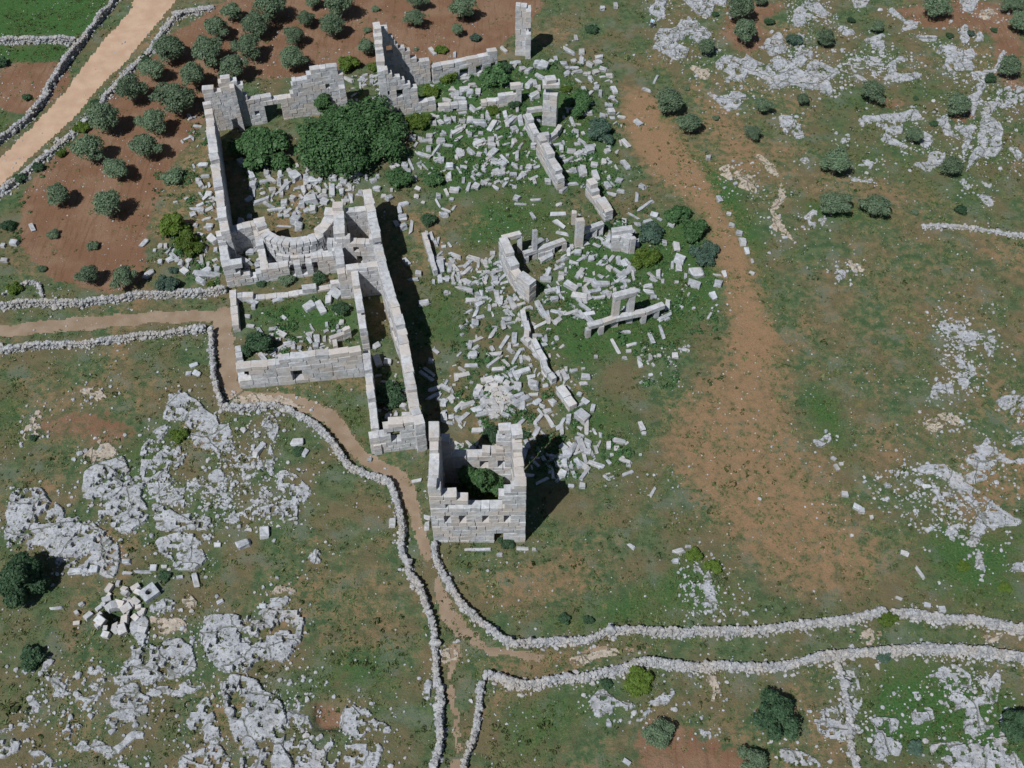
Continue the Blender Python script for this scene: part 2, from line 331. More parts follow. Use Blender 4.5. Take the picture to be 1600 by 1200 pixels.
LUSH = [(1.3, [(-300, -300), (190, -300), (165, 10), (135, 50), (0, 55), (-300, 55)]), (1.0, [(-50, 68), (120, 66), (105, 100), (-50, 100)]), (1.0, [(-50, 175), (35, 175), (0, 210), (-50, 240)]),
        (.75, [(380, 470), (540, 455), (560, 520), (470, 530), (390, 520)]), (.6, [(640, 440), (720, 430), (750, 520), (720, 590), (650, 570), (630, 500)]), (.7, [(700, 300), (860, 290), (900, 360), (800, 400), (690, 420)]),
        (1.1, [(1010, 150), (1040, 160), (1060, 200), (1110, 250), (1150, 290), (1180, 350), (1200, 430), (1220, 520), (1260, 590), (1330, 690), (1345, 740), (1320, 740), (1265, 650), (1222, 560), (1180, 460), (1150, 360), (1090, 270), (1030, 200)]),
        (.8, [(1250, 310), (1440, 320), (1440, 345), (1260, 335)]), (.7, [(870, 370), (1120, 320), (1140, 470), (1060, 560), (880, 590), (850, 500)]), (.7, [(1300, 600), (1330, 590), (1330, 690), (1300, 690)]),
        (.7, [(760, 950), (1000, 900), (1080, 870), (1200, 940), (1260, 965), (1020, 980), (850, 995)]), (.6, [(860, 1060), (1100, 1060), (1000, 1110), (860, 1200), (770, 1200), (780, 1080)]),
        (.75, [(1330, 1040), (1600, 1050), (1600, 1200), (1340, 1200)]), (.7, [(1420, 820), (1600, 810), (1600, 950), (1440, 950)]), (.6, [(0, 590), (60, 620), (40, 720), (0, 760)]),
        (.6, [(150, 720), (220, 650), (300, 690), (270, 760), (200, 830), (140, 790)]), (.6, [(480, 1000), (620, 1000), (650, 1120), (560, 1100), (470, 1080)]), (.6, [(720, 850), (840, 860), (760, 880), (700, 890)]),
        (.7, [(20, 300), (60, 270), (40, 330), (20, 400), (60, 450), (0, 460), (0, 320)]), (.4, [(1220, 200), (1330, 150), (1560, 110), (1600, 160), (1600, 330), (1490, 330), (1300, 260)]),
        (.6, [(890, 640), (980, 600), (1010, 680), (980, 760), (880, 760), (840, 700)]), (.6, [(490, 600), (570, 600), (585, 700), (545, 700)]), (.6, [(640, 760), (670, 760), (675, 850), (650, 850)]), (.7, [(620, 100), (880, 90), (960, 180), (960, 280), (640, 290)])]
zone = np.zeros(GX.shape + (3,))
for ch, L in enumerate((SOIL, DRY, LUSH)):
    sx = 0 if ch == 0 else (fbm(GX / 9, GY / 14, 23 + ch, 4, .6) - .5) * 110; sy = 0 if ch == 0 else (fbm(GX / 9, GY / 14, 33 + ch, 4, .6) - .5) * 80
    for w, P in L: zone[..., ch] = np.maximum(zone[..., ch], w * inpoly(QX + sx * (w < 1), QY + sy * (w < 1), P))
    zone[..., ch] = blur(zone[..., ch], (3, 6, 5)[ch])
zone[..., 1] = np.maximum(zone[..., 1], np.clip(0.29 + 1.2 * (fbm(GX / 6, GY / 6, 41, 4) - 0.5), 0, .62) * (1 - .75 * np.clip(zone[..., 2], 0, 1)))
zone[..., 1] *= 1 - .8 * np.clip(zone[..., 2] - .65, 0, .35) / .35
nx, ny = GX.shape
I = np.arange(nx * ny).reshape(nx, ny)
F = np.stack([I[:-1, :-1], I[1:, :-1], I[1:, 1:], I[:-1, 1:]], -1).reshape(-1, 4)
fade = np.clip(1.5 - np.hypot(GX, GY - 85) / 200, 0, 1)
me = arr_mesh('ground', np.stack([GX, GY, gz(GX, GY) * fade], -1).reshape(-1, 3), F, [M['ground']], True, zone.reshape(-1, 3), 'zone')
tag(add('ground', me), kind='structure')
def zone_at(x, y):
    i = np.clip(np.searchsorted(gx, x), 0, nx - 1); j = np.clip(np.searchsorted(gy, y), 0, ny - 1); return zone[i, j]
# ------------------------------------------------------------------ flat or raised patches: rock outcrops, road, paths
def patch(name, polys, mat, cell=0.14, h=0.35, edge=0.55, holes=0.0, rough=0.16, seed=1, soft=3, lift=0.0):
    """a ragged-edged raised sheet over one or more ground polygons given in world metres"""
    A = np.concatenate([np.asarray(p) for p in polys]); lo = A.min(0) - 1.0; hi = A.max(0) + 1.0
    xs = np.arange(lo[0], hi[0], cell); ys = np.arange(lo[1], hi[1], cell); X, Y = np.meshgrid(xs, ys, indexing='ij')
    jx = X + (fbm(X * 1.1, Y * 1.1, seed, 3) - .5) * edge * 2; jy = Y + (fbm(X * 1.1, Y * 1.1, seed + 50, 3) - .5) * edge * 2
    m = np.zeros(X.shape)
    for p in polys: m = np.maximum(m, inpoly(jx, jy, p))
    sd = blur(m, soft); f = sd - (0.22 if h > 0.1 else 0.5) + (fbm(X * 1.7, Y * 1.7, seed + 9, 4, 0.6) - 0.5) * edge * 0.9
    if holes > 0:
        q = fbm(X * 2.0, Y * 2.0, seed + 77, 4, 0.75) * .7 + .3 * fbm(X * 0.45, Y * 0.45, seed + 78, 3); core = np.clip((blur(m, 6) - .55) / .45, 0, 1); thr = np.quantile(q[m > .5], 1 - min(.45, holes * 1.1 + .02)) if (m > .5).any() else 1; f = np.minimum(f, (thr + .008 - .012 * core - q) * 6)
    inside = f > 0
    if h > 0.1:
        Z = h * np.clip(f * 3.0, 0, 1) ** 0.6 * (0.55 + 0.75 * fbm(X * 0.5, Y * 0.5, seed + 5, 3)) + rough * (fbm(X * 1.9, Y * 1.9, seed + 6, 4, 0.6) - 0.5) * 2 * np.clip(f * 3, 0, 1)
        Z = np.maximum(Z, 0.02)
    else: Z = np.full(X.shape, h) + 0.0 * X
    keep = inside[:-1, :-1] & inside[1:, :-1] & inside[1:, 1:] & inside[:-1, 1:]
    if keep.sum() < 4: return None
    use = np.zeros(X.shape, bool); use[:-1, :-1] |= keep; use[1:, :-1] |= keep; use[1:, 1:] |= keep; use[:-1, 1:] |= keep
    full = np.ones(X.shape, bool)
    kp = np.pad(keep, 1); full = kp[:-1, :-1] & kp[1:, :-1] & kp[1:, 1:] & kp[:-1, 1:]
    Zw = gz(X, Y) + Z + lift
    if h > 0.1: Zw = np.where(full, Zw, gz(X, Y) - 0.06)
    idx = -np.ones(X.shape, int); idx[use] = np.arange(use.sum())
    F = np.stack([idx[:-1, :-1], idx[1:, :-1], idx[1:, 1:], idx[:-1, 1:]], -1)[keep]
    return arr_mesh(name, np.stack([X[use], Y[use], Zw[use]], -1), F, [mat], False)
def wpoly(k, pts): return np.array([at(*zp(k, x, y)) for x, y in pts])
def ribbon(pts, widths):                              # photo polyline + widths in px -> world polygon
    P = np.array([at(x, y) for x, y in pts]); Wd = np.array([w * px_m(x, y) / 2 for (x, y), w in zip(pts, widths)])
    T = np.gradient(P, axis=0); T /= np.linalg.norm(T, axis=1)[:, None] + 1e-9; N = np.stack([-T[:, 1], T[:, 0]], 1)
    return np.concatenate([P + N * Wd[:, None], (P - N * Wd[:, None])[::-1]])
road = [(-90, 345), (0, 244), (52, 194), (87, 160), (131, 100), (168, 52), (200, 21), (207, 0), (235, -50), (310, -50), (278, 0), (241, 45), (194, 100), (147, 147), (110, 192), (58, 239), (0, 296), (-60, 360)]
tag(add('dirt_road', patch('dirt_road', [wpoly('P', road)], M['road'], 0.25, 0.03, 0.35, 0, 0, 5)), kind='structure')
def path(name, pts, widths, seed, mat='path', edge=0.5):
    widths = [w_ * 1.12 + 5 for w_ in widths]
    me = patch(name, [ribbon(pts, widths)], M[mat], 0.16, 0.02, edge, 0, 0, seed)
    tag(add(name, me), kind='structure')
path('dirt_path', [(-60, 522), (0, 517), (60, 513), (120, 506), (180, 500), (240, 497), (300, 494), (340, 492)], [20, 20, 20, 22, 20, 20, 22, 20], 7)
path('dirt_path', [(347, 480), (349, 500), (350, 530), (354, 560), (358, 600), (368, 618)], [24, 30, 26, 24, 26, 28], 8)
path('dirt_path', [(370, 622), (400, 622), (440, 623), (480, 634), (515, 652), (540, 680), (556, 705), (580, 722), (612, 738), (634, 756), (645, 790), (654, 825), (662, 855), (672, 885)], [22, 20, 20, 20, 26, 24, 20, 20, 22, 18, 14, 14, 14, 12], 9)
path('dirt_path', [(680, 895), (688, 930), (700, 960), (718, 985), (745, 1008), (780, 1022), (830, 1027), (900, 1020), (980, 1014), (1060, 1012), (1160, 1010)], [10, 16, 20, 22, 14, 9, 8, 10, 8, 4, 3], 10)
path('dirt_path', [(1180, 1006), (1260, 1000), (1320, 990), (1400, 990), (1480, 992), (1560, 995), (1640, 1000)], [3, 5, 5, 3, 3, 4, 4], 12)
path('dirt_path', [(712, 1000), (706, 1030), (703, 1060), (708, 1090), (714, 1120), (716, 1145), (712, 1180), (706, 1230)], [14, 13, 12, 12, 11, 11, 11, 11], 13)
path('dirt_path', [(1180, 240), (1205, 262), (1225, 290), (1222, 310), (1205, 330), (1215, 352), (1245, 378)], [8, 10, 6, 7, 9, 10, 4], 14, 'rock_tan', 0.4)
# ------------------------------------------------------------------ rock outcrops: (zoom key, label, height, openness, tan, polygon)
OC = []
def oc(k, label, pts, h=0.35, holes=0.12, tan=False): OC.append((k, label, h, holes, tan, pts))
oc('a', 'wedge-shaped grey rock slab with straight cut right edge', [(420, 440), (610, 360), (655, 440), (640, 460), (570, 460), (610, 500), (620, 530), (570, 570), (470, 590), (415, 560)], .55, .04)
oc('a', 'reddish tan broken slab directly above the wedge-shaped slab', [(415, 370), (470, 310), (520, 265), (560, 310), (600, 350), (430, 415)], .25, .1, True)
oc('a', 'pitted grey outcrop right of the wedge-shaped slab, arching over grass', [(700, 350), (770, 230), (860, 205), (800, 290), (760, 330), (830, 300), (900, 330), (930, 370), (890, 470), (860, 510), (760, 540), (710, 430)], .35, .16)
oc('a', 'pale outcrop at the corner where two field walls meet left of the annexe', [(855, 30), (900, 30), (990, 90), (1030, 140), (1080, 150), (1110, 230), (1000, 230), (930, 210), (900, 180), (810, 180), (850, 100)], .4, .08)
oc('a', 'ragged grey outcrop just below the field wall corner outcrop', [(950, 240), (1040, 210), (1150, 210), (1160, 320), (1240, 370), (1200, 390), (1110, 380), (1060, 330), (980, 320)], .3, .12)
oc('a', 'rounded grey slab below the wedge-shaped slab', [(480, 620), (560, 570), (640, 490), (700, 450), (725, 520), (690, 560), (735, 610), (740, 690), (640, 760), (580, 720), (500, 680)], .45, .08)
oc('a', 'long grey slab with straight lower edge right of the rounded slab', [(755, 600), (820, 620), (900, 660), (960, 650), (1050, 680), (1050, 715), (870, 735), (790, 735)], .4, .08)
oc('a', 'small pale ridge above the long straight-edged slab', [(820, 560), (880, 530), (940, 580), (910, 640), (860, 590)], .3, .08)
oc('a', 'large grey rock pavement above the big dark tree at left edge', [(50, 600), (80, 530), (200, 525), (250, 590), (340, 640), (290, 670), (400, 680), (390, 710), (480, 700), (580, 780), (540, 830), (300, 860), (200, 800), (130, 830), (30, 800), (40, 690)], .5, .10)
oc('a', 'grey rock shelf just right of the big dark tree', [(230, 850), (590, 800), (600, 850), (570, 970), (490, 950), (330, 930)], .35, .14)
oc('a', 'hook-shaped pale slab below the long straight-edged slab', [(765, 780), (900, 745), (1055, 745), (1050, 780), (980, 810), (850, 800), (1000, 830), (1035, 880), (970, 930), (880, 920), (880, 870), (800, 840)], .4, .05)
oc('a', 'small pale outcrop alone in grass left of the wandering field wall', [(1030, 460), (1100, 420), (1160, 460), (1130, 490), (1060, 500)], .35, .05)
oc('a', 'broken grey outcrop nearest the dirt path below the annexe', [(1380, 460), (1440, 430), (1520, 490), (1560, 540), (1500, 610), (1480, 660), (1500, 690), (1420, 670), (1310, 660), (1350, 590), (1220, 600), (1310, 560), (1390, 530)], .3, .16)
oc('a', 'narrow upright ridge of rock running down from the wandering field wall', [(1310, 150), (1360, 150), (1390, 240), (1350, 320), (1370, 470), (1340, 470), (1330, 360), (1350, 290), (1310, 220)], .3, .1)
oc('a', 'thin low ridge between the small pale outcrop and rounded slab', [(910, 500), (980, 490), (1010, 520), (1080, 510), (1150, 480), (1180, 470), (1110, 530), (1030, 550), (920, 540)], .25, .12)
oc('a', 'tiny outcrop between low ridge and broken outcrop', [(1060, 600), (1150, 560), (1150, 630), (1090, 620)], .25, .1)
oc('a', 'tan curved rock in brown meadow below the lower path wall', [(370, 30), (470, 10), (550, 80), (510, 100), (450, 60)], .2, .12, True)
oc('a', 'tan rock strip slanting in the meadow at far left', [(110, 270), (130, 230), (180, 110), (210, 120), (200, 260), (130, 290)], .22, .12, True)
oc('P', 'small pale boulder-like rock in meadow left of the tower path', [(481, 866), (500, 856), (506, 880), (490, 886)], .5, 0)
oc('b', 'dome-shaped grey slab at lower left above a grassy trench', [(690, 440), (740, 380), (800, 400), (790, 480), (800, 540), (850, 560), (900, 500), (970, 500), (1040, 560), (1065, 660), (1000, 700), (850, 730), (760, 750), (760, 700), (600, 750), (530, 750), (560, 700), (650, 660), (700, 570), (750, 520)], .45, .08)
oc('b', 'pale slab just right of the collapsed cistern', [(800, 330), (870, 290), (940, 300), (940, 340), (890, 370), (800, 360)], .35, .05)
oc('b', 'two-part tan slab below the stone with a round hole', [(800, 400), (900, 390), (920, 400), (990, 410), (1010, 480), (940, 460), (900, 480), (830, 480)], .3, .05, True)
oc('b', 'small C-shaped tan rock above the big square slab', [(975, 280), (1020, 260), (1060, 310), (1040, 360), (990, 330)], .35, .05, True)
oc('P', 'big square grey slab with grassy hollow and cut right edge', [(312, 975), (330, 962), (390, 962), (410, 953), (477, 957), (473, 990), (458, 1025), (438, 1037), (395, 1030), (390, 1050), (345, 1052), (335, 1035), (313, 1000)], .6, .11)
oc('P', 'tall rough grey slab directly below the big square slab', [(342, 1062), (380, 1056), (405, 1060), (412, 1080), (440, 1095), (450, 1130), (440, 1165), (470, 1215), (380, 1215), (372, 1170), (355, 1120)], .55, .11)
oc('b', 'smooth pale slab with flat top left of the grassy trench', [(580, 790), (640, 760), (740, 750), (760, 790), (830, 830), (760, 860), (600, 880)], .4, .03)
oc('b', 'low grey slab just below the smooth pale slab', [(540, 940), (640, 890), (750, 880), (820, 850), (800, 900), (720, 950), (620, 980)], .3, .08)
oc('b', 'thin rock strip along the lower side of the grassy trench', [(760, 790), (900, 760), (1080, 730), (1090, 770), (1000, 800), (860, 810)], .3, .12)
oc('b', 'upright grey slab left of the long straight trench', [(1050, 850), (1110, 810), (1150, 930), (1195, 1060), (1090, 1080), (1090, 980), (1030, 1000), (1000, 930), (1040, 890)], .4, .08)
oc('b', 'rock shelf at bottom edge left of the trench', [(1060, 1110), (1190, 1080), (1230, 1190), (1240, 1240), (980, 1240), (950, 1150)], .35, .1)
oc('b', 'small branching outcrop right of the dark round shrub at lower left', [(270, 730), (330, 730), (380, 760), (400, 790), (330, 800), (280, 840), (300, 780)], .25, .06)
oc('b', 'small hooked outcrop at far lower left', [(140, 820), (180, 800), (230, 890), (180, 940), (150, 920), (190, 870)], .25, .06)
oc('b', 'narrow rock strip reaching the left picture edge, lower left', [(-40, 1010), (130, 950), (160, 980), (-40, 1040)], .25, .1)
oc('b', 'rock patch at the left picture edge near the bottom corner', [(-40, 1050), (100, 1050), (90, 1110), (20, 1150), (-40, 1150)], .3, .1)
oc('b', 'W-shaped pale rock ridge near the bottom left corner', [(330, 980), (460, 960), (440, 1000), (380, 1020), (400, 1080), (500, 1040), (600, 1090), (700, 1020), (790, 1000), (790, 1030), (700, 1060), (600, 1140), (520, 1100), (410, 1110), (350, 1030)], .3, .06)
oc('b', 'rock band at the bottom edge below the W-shaped ridge', [(150, 1110), (200, 1090), (300, 1170), (330, 1230), (180, 1230)], .25, .14)
oc('b', 'small low rock between dark round shrub and dome-shaped slab', [(440, 670), (540, 650), (550, 690), (460, 700)], .22, .08)
oc('b', 'low rock line touching the dark round shrub at lower left', [(80, 690), (280, 620), (300, 640), (230, 690)], .22, .12)
oc('b', 'small rock cut by the bottom picture edge, lower left', [(600, 1220), (640, 1160), (720, 1190), (730, 1240)], .25, .08)
oc('c', 'grey slab right of the red earth pit', [(480, 870), (600, 890), (640, 950), (730, 990), (720, 1010), (620, 1000), (560, 1060), (480, 1020), (440, 960)], .35, .12)
oc('c', 'broken rock field at bottom edge below the red earth pit', [(90, 1060), (200, 1040), (340, 1060), (430, 1040), (540, 1080), (600, 1040), (690, 1080), (640, 1240), (100, 1240)], .35, .16)
oc('c', 'narrow pale rock against the left side of the long downhill field wall', [(900, 730), (940, 740), (950, 830), (900, 830)], .35, .0)
oc('c', 'smooth tan slab in the path right of the downhill field wall', [(1000, 560), (1090, 570), (1095, 600), (1000, 660)], .15, .0, True)
oc('c', 'short pale rock bar in grass above the big square slab', [(80, 240), (130, 220), (230, 235), (200, 265), (100, 265)], .25, .05, True)
oc('c', 'pale knobbly rock touching the top of the big square slab', [(20, 330), (80, 300), (180, 280), (180, 330), (90, 345)], .35, .04)
oc('d', 'speckled outcrop under the lower right field wall beside a round shrub', [(200, 840), (260, 770), (330, 820), (470, 850), (400, 890), (240, 920)], .3, .12)
oc('d', 'narrow slanting pale rock right of the speckled outcrop', [(510, 860), (600, 800), (680, 770), (690, 790), (580, 860)], .3, .06)
oc('d', 'short slanting pale rock directly above the small bottom olive tree', [(430, 950), (550, 890), (570, 900), (520, 940)], .28, .04)
oc('d', 'question-mark shaped rock below the lower right field wall', [(830, 710), (880, 700), (915, 800), (890, 850), (830, 830), (880, 790)], .35, .06, True)
oc('d', 'thin rock trail between the two bottom olive trees', [(720, 910), (770, 970), (860, 1000), (880, 1050), (840, 1050), (800, 990), (720, 950)], .25, .1)
oc('d', 'ragged rock below the largest bottom olive tree', [(1220, 1090), (1350, 1110), (1420, 1150), (1470, 1190), (1300, 1180), (1230, 1130)], .3, .1)
oc('d', 'spill of grey rock in grass above the upper right field wall', [(770, 130), (820, 110), (880, 240), (900, 350), (860, 370), (780, 330), (740, 280), (820, 270)], .25, .2)
oc('e', 'mottled rock patch right of the largest bottom olive tree', [(300, 900), (440, 880), (500, 950), (580, 990), (500, 1060), (350, 1030)], .35, .13)
oc('e', 'pale E-shaped outcrop in dark grass at lower right', [(610, 930), (770, 940), (760, 1010), (680, 1030), (790, 1080), (780, 1140), (720, 1110), (680, 1160), (620, 1130), (660, 1010)], .4, .07)
oc('e', 'isolated knobbly rock above and right of the E-shaped outcrop', [(830, 920), (900, 870), (945, 890), (940, 930), (870, 970)], .35, .08)
oc('e', 'large branching rock pavement in the bottom right corner', [(1010, 850), (1050, 800), (1130, 820), (1170, 860), (1230, 780), (1300, 650), (1310, 750), (1290, 850), (1200, 870), (1220, 970), (1300, 980), (1330, 880), (1335, 960), (1310, 1010), (1420, 1150), (1470, 1240), (1160, 1240), (1160, 1050), (1130, 980), (1150, 890), (1040, 890)], .4, .09)
oc('e', 'rough rock at bottom edge left of the corner pavement', [(940, 1080), (1050, 1060), (1160, 1100), (1150, 1240), (940, 1240)], .35, .15)
oc('e', 'small pale rock left one of two below the right field wall', [(715, 780), (770, 775), (765, 820)], .3, .0)
oc('e', 'small pitted rock right one of two below the right field wall', [(840, 790), (900, 790), (900, 850), (850, 840)], .3, .08)
oc('e', 'thin rock line running down to the right field wall', [(1180, 20), (1200, 30), (1225, 80), (1225, 190), (1195, 150)], .25, .05)
oc('e', 'pale rock at right edge above the right field wall', [(1350, 130), (1400, 95), (1460, 100), (1460, 145), (1370, 145)], .3, .06)
oc('e', 'stony scatter of rock under the right end of the field wall', [(930, 680), (1030, 640), (1200, 720), (1150, 760), (960, 770)], .22, .22)
oc('f', 'pale rock right beside the standing person at top', [(500, 70), (570, -30), (610, -30), (590, 70), (610, 110), (560, 110)], .45, .06)
oc('f', 'rock cut by the top edge right of the person', [(680, -30), (960, -30), (950, 30), (880, 40), (860, 110), (780, 80)], .45, .08)
oc('f', 'large grey outcrop below and right of the person, arched like a bridge', [(560, 170), (640, 180), (690, 130), (740, 110), (830, 170), (930, 290), (880, 250), (790, 260), (740, 220), (640, 250), (740, 290), (740, 330), (660, 350), (560, 300), (520, 290)], .5, .09)
oc('f', 'long jagged rock belt across the upper right meadow', [(900, 360), (940, 325), (1040, 350), (1080, 330), (1180, 390), (1250, 330), (1340, 380), (1420, 430), (1570, 500), (1570, 560), (1350, 500), (1240, 520), (1170, 450), (1080, 420), (1060, 470), (960, 480), (940, 460), (1010, 440), (900, 400)], .5, .09)
oc('f', 'tan squarish rock at left end of the jagged rock belt', [(730, 395), (800, 385), (860, 410), (850, 465), (800, 455)], .4, .04, True)
oc('f', 'pale wing-shaped rock below the jagged rock belt', [(820, 520), (880, 560), (960, 560), (1010, 530), (1080, 565), (1030, 640), (960, 650), (900, 600)], .45, .06)
oc('f', 'grey rock hump above the middle of the jagged rock belt', [(1180, 230), (1280, 190), (1300, 260), (1310, 300), (1220, 330), (1190, 300)], .45, .08)
oc('f', 'rough rock spur above the right part of the jagged belt', [(1340, 360), (1420, 290), (1470, 320), (1400, 390)], .4, .1)
oc('f', 'pale horseshoe-shaped rock right of the brown field corner', [(1260, 680), (1340, 680), (1390, 740), (1410, 810), (1370, 820), (1340, 760), (1310, 800)], .35, .08)
oc('f', 'broken tan rubble rock beside the straw-coloured field track', [(920, 980), (1000, 970), (1120, 1040), (1150, 1140), (1060, 1110), (930, 1030)], .25, .14, True)
oc('f', 'small pale rock below the horseshoe-shaped rock', [(1380, 940), (1430, 920), (1430, 970)], .3, .0)
oc('f', 'small grey rock near the top right of the jagged belt', [(1350, 60), (1400, 60), (1420, 140), (1360, 160)], .4, .06)
oc('f', 'slanting grey rock line near the top edge, upper right', [(1410, 10), (1500, 20), (1570, 80), (1540, 100), (1440, 50)], .35, .1)
oc('g', 'Y-shaped pale rock near the top edge at right', [(780, 60), (810, 45), (880, 110), (960, 140), (950, 160), (860, 180), (870, 120)], .35, .05)
oc('g', 'boat-shaped pale rock below the Y-shaped rock', [(930, 205), (1070, 210), (1050, 240), (980, 240)], .35, .04)
oc('g', 'tall pale rock standing between small shrubs at upper right', [(1190, 180), (1230, 140), (1250, 250), (1220, 260)], .4, .05)
oc('g', 'triangular pale rock right of the tall pale rock', [(1290, 230), (1310, 180), (1350, 240), (1290, 245)], .4, .04)
oc('g', 'lace-like rock ridge with grassy pockets at upper right', [(1050, 265), (1160, 265), (1215, 310), (1280, 290), (1290, 340), (1240, 340), (1290, 400), (1180, 415), (1170, 370), (1110, 370), (1175, 430), (1160, 445), (1100, 390), (1130, 320), (1060, 310)], .35, .05)
oc('g', 'winding pale rock rim at top of the grassy rock-cut lane', [(1250, 430), (1390, 410), (1450, 290), (1465, 320), (1420, 420), (1340, 440), (1350, 520), (1300, 580), (1280, 700), (1240, 570), (1310, 540), (1310, 480)], .4, .03)
oc('g', 'large smooth pale rock forming right side of the rock-cut lane', [(1340, 610), (1420, 600), (1410, 650), (1360, 680), (1440, 740), (1445, 870), (1400, 910), (1310, 920), (1230, 1020), (1240, 970), (1300, 850)], .45, .05)
oc('g', 'narrow pale rock forming left side of the rock-cut lane', [(1160, 750), (1280, 735), (1270, 820), (1220, 950), (1205, 950), (1240, 800)], .4, .03)
oc('g', 'broad pale rock with two arms in the right meadow', [(610, 690), (850, 670), (930, 640), (980, 700), (860, 710), (860, 780), (780, 790), (910, 870), (850, 860), (740, 820), (770, 760), (700, 720), (620, 740)], .4, .07)
oc('g', 'L-shaped pale rock left of the olive beside the rock-cut lane', [(1065, 690), (1130, 670), (1140, 760), (1200, 820), (1110, 790)], .35, .04)
oc('g', 'forked pale rock below the L-shaped rock', [(920, 970), (1000, 960), (1020, 900), (1070, 890), (1140, 900), (1050, 1000), (980, 1000)], .35, .05)
oc('g', 'short pale rock above the forked rock', [(940, 755), (1000, 780), (1040, 820), (1010, 880), (970, 840)], .35, .06)
oc('g', 'grey angular rock right of the jagged belt in upper right meadow', [(640, 230), (760, 200), (750, 300), (700, 290)], .35, .1)
oc('g', 'small pale slab above the jagged belt, upper right', [(480, 170), (520, 150), (590, 200), (520, 210)], .35, .05)
oc('g', 'low curling rock rim above an olive tree in upper right meadow', [(770, 390), (830, 320), (900, 350), (820, 370), (820, 440), (980, 430), (970, 450), (840, 490), (800, 460), (600, 490), (570, 440), (680, 480), (790, 450)], .28, .1)
oc('g', 'pale rock cut by the top edge, left of two at upper right', [(570, -30), (680, -30), (660, 30), (590, 45)], .4, .05)
oc('g', 'pale rock cut by the top edge, right of two at upper right', [(1200, -30), (1330, -30), (1270, 80), (1220, 60)], .4, .05)
oc('g', 'rough right end of the jagged rock belt', [(300, 370), (380, 370), (510, 440), (420, 460), (440, 540), (340, 520), (230, 490), (310, 440)], .4, .12)
oc('g', 'small tan rock in red soil near the top right', [(1320, 60), (1400, 60), (1410, 90), (1330, 120)], .25, .08, True)
oc('g', 'stony grey rock at right edge above the rock-cut lane', [(1410, 530), (1500, 500), (1590, 520), (1590, 580), (1450, 640), (1500, 690), (1420, 600)], .3, .18)
oc('g', 'slanting pale rock at right edge beside the rock-cut lane', [(1490, 860), (1540, 870), (1585, 930), (1550, 940)], .35, .04)
oc('g', 'small slanting rock below the rock-cut lane', [(1200, 1050), (1260, 1070), (1260, 1120), (1220, 1100)], .3, .06)
oc('g', 'small rock right of the slanting one below the rock-cut lane', [(1300, 1060), (1380, 1080), (1380, 1110)], .3, .06)
oc('g', 'low flat rock bar above the two orchard trees at right', [(550, 1040), (680, 1040), (680, 1070), (570, 1060)], .25, .1)
oc('g', 'little broken rock above the low flat rock bar', [(640, 930), (720, 930), (700, 980), (580, 970)], .25, .14)
oc('g', 'small crooked rock left of the broad two-armed rock', [(480, 840), (560, 780), (560, 830), (520, 840)], .25, .08)
oc('h', 'rubbly grey rock at left end of the right meadow wall', [(290, 150), (340, 110), (410, 150), (410, 190), (340, 210)], .25, .18)
oc('h', 'tan ledge where the straw-coloured track bends', [(75, 200), (110, 150), (160, 150), (130, 200), (250, 300), (150, 250)], .2, .05, True)
oc('h', 'small pale rock cluster in the brown right meadow', [(450, 490), (500, 450), (550, 490), (480, 520)], .3, .08)
oc('h', 'T-shaped thin rock in right meadow near the right edge', [(1120, 860), (1240, 810), (1430, 850), (1360, 990), (1350, 870), (1230, 900)], .25, .1)
oc('h', 'speckled rock column hanging below the T-shaped rock', [(1180, 950), (1240, 1000), (1250, 1170), (1190, 1170)], .25, .16)
oc('h', 'pale slanting slab right of the orchard trees', [(1310, 25), (1360, 25), (1400, 85), (1360, 90)], .3, .04)
oc('h', 'arched tan rock line in the brown right meadow', [(500, 400), (580, 410), (640, 460), (590, 470)], .22, .1, True)
oc('i', 'speckled pale rock left of the right-edge boulder field', [(1020, 220), (1050, 150), (1140, 140), (1170, 210), (1050, 245)], .3, .12)
oc('i', 'large pitted rock at right edge, middle height', [(1410, 250), (1470, 220), (1600, 215), (1600, 345), (1500, 320), (1420, 280)], .4, .1)
oc('i', 'hooked rock with tan left end in right meadow', [(975, 390), (1030, 350), (1110, 320), (1180, 330), (1225, 400), (1190, 390), (1110, 380), (1060, 430), (990, 420)], .3, .06, True)
oc('i', 'pale pointed rock tongue with a tail running to right edge', [(1220, 580), (1330, 560), (1260, 510), (1220, 500), (1330, 520), (1340, 460), (1400, 490), (1400, 550), (1500, 600), (1600, 590), (1600, 615), (1430, 610), (1360, 660), (1250, 620)], .35, .05)
oc('i', 'diamond-shaped grey rock below the pointed rock tongue', [(1235, 690), (1300, 655), (1370, 695), (1280, 750)], .3, .03)
oc('i', 'long diagonal rock sheet at right, widening downhill', [(880, 640), (1110, 620), (1200, 700), (1270, 760), (1330, 790), (1450, 880), (1590, 960), (1380, 980), (1290, 1100), (1240, 1080), (1270, 1010), (1310, 900), (1210, 810), (1100, 690), (950, 660)], .4, .08)
oc('i', 'thin rock ridge left of the diagonal rock sheet', [(1040, 960), (1150, 880), (1190, 880), (1100, 930)], .3, .08)
oc('i', 'stony patch left of the foot of the diagonal rock sheet', [(1090, 1010), (1200, 950), (1240, 1050), (1140, 1070)], .22, .2)
oc('i', 'V-shaped pale rock at the edge of the straw-coloured field', [(320, 460), (380, 490), (430, 440), (450, 480), (380, 515)], .35, .0)
oc('i', 'angular rock at right edge above the pointed tongue tail', [(1490, 500), (1540, 445), (1600, 460), (1600, 500), (1520, 510)], .3, .05)
oc('i', 'little grey rubble rock in right meadow', [(710, 830), (800, 810), (830, 830), (760, 860)], .22, .14)
oc('P', 'tan bare rock floor in the path below the annexe wall', [(352, 622), (400, 614), (440, 618), (490, 640), (450, 636), (400, 630), (360, 634)], .12, .04, True)
